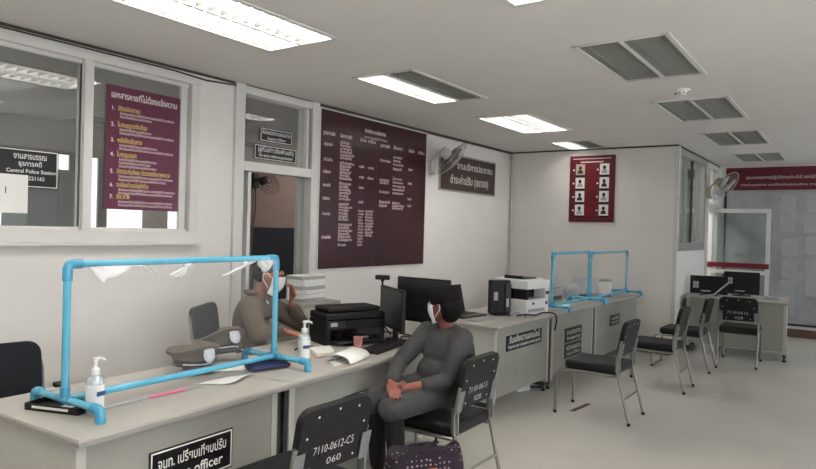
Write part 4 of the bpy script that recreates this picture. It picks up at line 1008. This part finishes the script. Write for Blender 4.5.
def hand(mb, wrist, palm_dir, normal, side, s=1.0, curl=.5, spread=.10, thumb_in=.5, bends=None):
    """five-finger hand: palm_dir from wrist to knuckles, normal = palm facing direction, side=+1 thumb lies along x=dir×normal*side"""
    w = Vector(wrist); d = Vector(palm_dir).normalized(); nn = Vector(normal); nn = (nn - d * nn.dot(d)).normalized(); x = d.cross(nn).normalized() * side
    L = .088 * s
    for u in (-.030, -.011, .009, .028): mb.cap(w + x * u * .75 * s + d * .012 * s, w + x * u * s + d * L, .0125 * s, .0115 * s, 'skin', n=10)
    mb.cap(w - d * .03 * s, w + d * .02 * s, .024 * s, .022 * s, 'skin', n=12, flat=.8)
    for i, (u, ln) in enumerate(((.029, .068), (.010, .078), (-.010, .072), (-.029, .056))):
        p = w + x * u * s + d * L; dd = (d + x * spread * (u / .03)).normalized()
        cc = curl if not bends else bends[i]
        ang = 0; r = .0092 * s
        for k, frac in enumerate((.45, .31, .24)):
            ang += cc * (.7, .9, .6)[k]
            v = dd * math.cos(ang) + nn * math.sin(ang); q = p + v * ln * s * frac
            mb.cap(p, q, r, r * .93, 'skin', n=8); p = q; r *= .93
    p = w + x * .026 * s + d * .022 * s; v = (d * .55 + x * .75 + nn * .3 * thumb_in).normalized(); q = p + v * .040 * s
    mb.cap(p - v * .012 * s, q, .0135 * s, .0115 * s, 'skin', n=10); v2 = (d * .9 + x * (.35 - .4 * thumb_in) + nn * .35 * thumb_in).normalized(); q2 = q + v2 * .030 * s; mb.cap(q, q2, .0112 * s, .0095 * s, 'skin', n=8); mb.cap(q2, q2 + v2 * .018 * s, .0095 * s, .008 * s, 'skin', n=8)

# --- seated officer, three quarter view, phone hand raised to the face
OF = thing('person', 'masked officer in brown uniform behind the desk holding a phone to the face', 'person', (3.10, 3.50, 0), math.atan2(-.60, -.80))
OH = Matrix.Translation((.055, .155, 1.195)) @ Matrix.Rotation(R(-6), 4, 'Z') @ Matrix.Rotation(R(-16), 4, 'X')
sR, eR, wR = (.185, .05, .985), (.275, .12, .835), (.16, .28, .828)
sL, eL, wL = (-.185, .07, .985), (-.235, .345, .825), (-.115, .285, .985)
b = MB(); head_parts(b, OH, 1.05)
b.cap((0, .04, .98), (.03, .11, 1.13), .055, .052); b.ell((0, .02, .85), (.15, .10, .20), 'skin'); b.ell((0, -.02, .60), (.15, .12, .14), 'skin')
for s_, e_, w_ in ((sR, eR, wR), (sL, eL, wL)):
    b.cap(s_, e_, .036, .032); b.cap(e_, w_, .034, .024); b.cap((s_[0] * .4, s_[1], s_[2] - .02), s_, .04, .036)
for k in (-1, 1):
    b.cap((k * .09, -.02, .54), (k * .12, .40, .53), .075, .055); b.cap((k * .12, .40, .52), (k * .13, .36, .10), .05, .035); b.cap((k * .13, .34, .05), (k * .14, .50, .035), .035, .03)
hand(b, Vector(wR) + Vector((.01, .03, -.004)), (.35, .9, -.1), (0, .0, -1), 1, 1.0, curl=.25)
hand(b, Vector(wL) + Vector((.012, -.002, .035)), (.25, -.05, .97), (.75, -.55, 0), 1, 1.0, curl=.75, thumb_in=.8)
blob(b, 'body', OF, 'skin', .0065, 3)
eyes(OF, OH, 1.05); face_mask(OF, OH, 1.05)
h = MB(); S = OH @ Matrix.Scale(1.05, 4); h.ell((0, -.020, .055), (.080, .094, .078), 'hair', S); h.ell((0, -.055, .0), (.072, .052, .06), 'hair', S); blob(h, 'hair', OF, 'hair', .007, 2)
u = MB(); u.ell((0, .02, .86), (.185, .125, .20), 'khaki'); u.ell((0, .0, .66), (.18, .14, .18), 'khaki'); u.ell((0, .05, .94), (.20, .11, .11), 'khaki'); u.cap((-.15, .05, .985), (.15, .05, .985), .078, .076)
for s_, e_, w_ in ((sR, eR, wR), (sL, eL, wL)):
    u.cap((s_[0] * .95, s_[1], s_[2]), e_, .08, .06); u.cap(e_, Vector(e_).lerp(Vector(w_), .80), .057, .042)
blob(u, 'uniform_shirt', OF, 'khaki', .009, 5)
p = MB()
for k in (-1, 1): p.prism([(0, 0), (.075, -.01), (.05, -.075), (.012, -.06)] if k > 0 else [(0, 0), (-.012, -.06), (-.05, -.075), (-.075, -.01)], 0, .008, 'khaki', frameT((.02 * k + .015, .145, 1.075), (1, -.35 * k, 0), (0, -.55, .85)))
for k in (-1, 1): p.tube([(.02 + k * .012, .10, 1.075), (.02 + k * .06, .06, 1.07), (.02 + k * .062, .01, 1.075), (.01, -.02, 1.08)], .016, 'khaki', 8)
p.build('collar', OF, bevel=.003)
p = MB(); T = frameT((.075, .150, 1.02), (1, -.3, 0), (0, -.4, .9))
for j in range(5): p.ell((.011 * math.cos(j * 1.257), .011 * math.sin(j * 1.257), .004), (.008, .008, .004), 'silver', T, 8, 6)
p.build('collar_badge', OF)
p = MB(); p.box(-.036, .036, -.009, .009, 0, .006, 'black', frameT((.095, .148, .905), (1, -.45, 0), (0, 0, 1))); p.build('name_tag', OF)
p = MB(); p.box(-.012, .012, -.016, .0, -.06, .06, 'white'); o = p.build('smartphone', None, bevel=.005); put(o, 'pale phone held in front of the mask by the uniformed officer', 'phone')
o.matrix_world = Matrix.Translation(OF.location) @ Matrix.Rotation(OF.rotation_euler.z, 4, 'Z') @ Matrix.Translation((-.085, .268, 1.075)) @ Matrix.Rotation(R(35), 4, 'Z')
tr = MB()
for k in (-1, 1): tr.cap((k * .09, -.02, .55), (k * .12, .40, .54), .098, .072); tr.cap((k * .12, .40, .53), (k * .13, .36, .12), .068, .055)
tr.ell((0, -.02, .57), (.19, .15, .11), 'khaki'); blob(tr, 'trousers', OF, 'khaki', .012, 4)
for k in (-1, 1):
    p = MB(); p.ell((k * .14, .44, .035), (.05, .14, .045), 'black'); p.ell((k * .135, .36, .06), (.045, .06, .055), 'black'); s_ = blob(p, 'shoe', OF, 'black', .01, 2)

# --- seated woman in grey tunic
WO = thing('person', 'seated woman with short black hair in a grey tunic, hands folded in lap', 'person', (3.385, 2.05, .074), math.atan2(.953, .302)); WO.scale = (.945, .945, .945)
WH = Matrix.Translation((-.012, .036, 1.075)) @ Matrix.Rotation(R(-73), 4, 'Z') @ Matrix.Rotation(R(-6), 4, 'X')
sR, eR, wR = (.165, .02, .885), (.20, .22, .69), (-.01, .43, .635)
sL, eL, wL = (-.165, .0, .88), (-.19, .14, .64), (-.085, .39, .605)
b = MB(); head_parts(b, WH, 1.0)
b.cap((0, -.01, .87), (-.015, .02, 1.01), .052, .047); b.ell((0, -.01, .76), (.14, .09, .17), 'skin'); b.ell((0, -.02, .58), (.16, .12, .11), 'skin')
for s_, e_, w_ in ((sR, eR, wR), (sL, eL, wL)):
    b.cap((s_[0] * .4, s_[1], s_[2] - .02), s_, .036, .033); b.cap(s_, e_, .033, .031); b.cap(e_, w_, .035, .024)
for k in (-1, 1):
    b.cap((k * .09, -.01, .555), (k * .09, .47, .50), .075, .052); b.cap((k * .09, .47, .49), (k * .10, .44, .09), .05, .032); b.cap((k * .10, .41, .045), (k * .11, .56, .03), .033, .026)
hand(b, Vector(wR) + Vector((-.015, .02, -.005)), (-.75, .35, -.25), (-.2, -.3, -1), 1, .92, curl=.35)
hand(b, Vector(wL) + Vector((.012, .03, .0)), (.12, .75, -.9), (.1, -.7, -.7), -1, 1.0, curl=.22, spread=.14)
blob(b, 'body', WO, 'skin2', .0062, 3)
eyes(WO, WH); face_mask(WO, WH)
h = MB(); h.ell((0, -.022, .048), (.092, .105, .092), 'hair', WH); h.ell((0, -.058, -.012), (.088, .068, .082), 'hair', WH); h.ell((.0, -.05, -.06), (.07, .055, .05), 'hair', WH)
for k in (-1, 1): h.ell((k * .070, .022, .050), (.022, .035, .045), 'hair', WH); h.ell((k * .035, .045, .082), (.045, .035, .03), 'hair', WH)
blob(h, 'hair', WO, 'hair', .007, 2)
u = MB(); u.ell((0, -.03, .77), (.195, .150, .185), 'tunic'); u.ell((0, .0, .63), (.21, .17, .15), 'tunic'); u.ell((0, -.05, .83), (.17, .10, .11), 'tunic'); u.cap((-.12, .0, .875), (.12, .01, .88), .065, .065)
for s_, e_, w_, q in ((sR, eR, wR, .93), (sL, eL, wL, .52)): u.cap((s_[0] * .97, s_[1], s_[2]), e_, .070, .056); u.cap(e_, Vector(e_).lerp(Vector(w_), q), .056, .043)
for k in (-1, 1): u.cap((k * .09, .0, .565), (k * .095, .49, .50), .10, .082)
u.ell((0, .27, .525), (.16, .24, .07), 'tunic'); u.cap((0, .02, .86), (0, -.005, .915), .075, .06)
blob(u, 'tunic', WO, 'tunic', .009, 5)
tr = MB()
for k in (-1, 1): tr.cap((k * .09, .10, .54), (k * .09, .47, .49), .085, .064); tr.cap((k * .09, .47, .48), (k * .10, .44, .11), .063, .05)
blob(tr, 'trousers', WO, 'darkcloth', .011, 4)
for k in (-1, 1):
    p = MB(); p.ell((k * .11, .49, -.022), (.044, .125, .035), 'black'); p.ell((k * .105, .42, .0), (.038, .05, .045), 'black'); blob(p, 'shoe', WO, 'black', .01, 2)
# polka dot bag on the floor in front of the chair
t = thing('tote_bag', 'dark purple polka dot tote bag standing beside the seated woman', 'bag', (2.70, 1.74, 0), R(-32))
p = MB(); n = 20; vs = []; fs = []
for i in range(13):
    v = i / 12; z = .455 * v; w_ = .19 + .03 * math.sin(PI * v) ; dd = .10 * (1 - .55 * v) + .02
    for j in range(n):
        a = 2 * PI * j / n; ca, sa = math.cos(a), math.sin(a); e = .55
        x = w_ * math.copysign(abs(ca) ** e, ca); y = dd * math.copysign(abs(sa) ** e, sa)
        vs.append((x, y, z + (.02 * math.sin(3 * a + 1) if i > 9 else 0)))
for i in range(12):
    for j in range(n): j2 = (j + 1) % n; fs.append((i * n + j, i * n + j2, (i + 1) * n + j2, (i + 1) * n + j))
fs.append(tuple(reversed(range(n)))); fs.append(tuple(range(12 * n, 13 * n))); p.add(vs, fs, 'polka'); p.build('bag_body', t, smooth=60)
p = MB(); p.box(-.05, .02, -.112, -.105, .36, .40, 'orange', Matrix.Translation((0, .0, 0))); p.build('tag', t, bevel=.002)
for yy in (-.05, .05):
    p = MB(); p.tube([(-.09, yy, .42), (-.085, yy, .458), (-.04, yy * 1.1, .466), (.04, yy * 1.1, .466), (.085, yy, .458), (.09, yy, .42)], .009, 'polka', 8); p.build('handle', t)

# ------------------------------------------------------------------ daylight and camera
wd = bpy.data.worlds.new('world'); scene.world = wd; wd.use_nodes = True
bg = wd.node_tree.nodes['Background']; bg.inputs[0].default_value = (.88, .93, 1.0, 1); bg.inputs[1].default_value = 2.5
def area(name, loc, rot, sx, sy, e, col):
    l = bpy.data.lights.new(name, 'AREA'); l.shape = 'RECTANGLE'; l.size = sx; l.size_y = sy; l.energy = e; l.color = col
    o = bpy.data.objects.new(name, l); COL.objects.link(o); o.location = loc; o.rotation_euler = rot; return o
area('daylight_front', (1.2, YR - .15, 1.65), (R(-90), 0, 0), 5.8, 1.5, 3400, (.94, .965, 1.0))
area('daylight_far', (9.8, YR - .15, 1.65), (R(-90), 0, 0), 2.7, 1.5, 900, (.94, .965, 1.0))
area('back_room_fill', (2.2, 6.2, H - .02), (0, 0, 0), 1.2, .6, 8, (1, .98, .94))  # added fill light to brighten the back room, no fixture there
area('back_room_fill', (6.6, 5.4, H - .02), (0, 0, 0), .6, .6, 10, (1, .95, .9))  # second added fill, lifts the dark view through the door
area('side_room_lamp', (10.3, 2.7, H - .02), (0, 0, 0), 1.2, .4, 20, (1, .98, .94))
cam = bpy.data.cameras.new('camera'); co = bpy.data.objects.new('camera', cam); COL.objects.link(co)
cam.sensor_width = 36; cam.lens = 648.45 * 36 / 816; cam.clip_start = .05
yaw, pit, rol = R(34.785), R(-.528), R(1.569)
fw = Vector((math.cos(yaw) * math.cos(pit), math.sin(yaw) * math.cos(pit), math.sin(pit))); r0 = Vector((math.sin(yaw), -math.cos(yaw), 0)); u0 = r0.cross(fw)
rt = r0 * math.cos(rol) + u0 * math.sin(rol); up = -r0 * math.sin(rol) + u0 * math.cos(rol)
mw = Matrix.Identity(4)
for i in range(3): mw[i][0] = rt[i]; mw[i][1] = up[i]; mw[i][2] = -fw[i]
mw[2][3] = 1.55
co.matrix_world = mw; scene.camera = co
vs_ = scene.view_settings; vs_.view_transform = 'Standard'; vs_.look = 'None'; vs_.gamma = 1; vs_.use_curve_mapping = False; vs_.exposure = 1.27
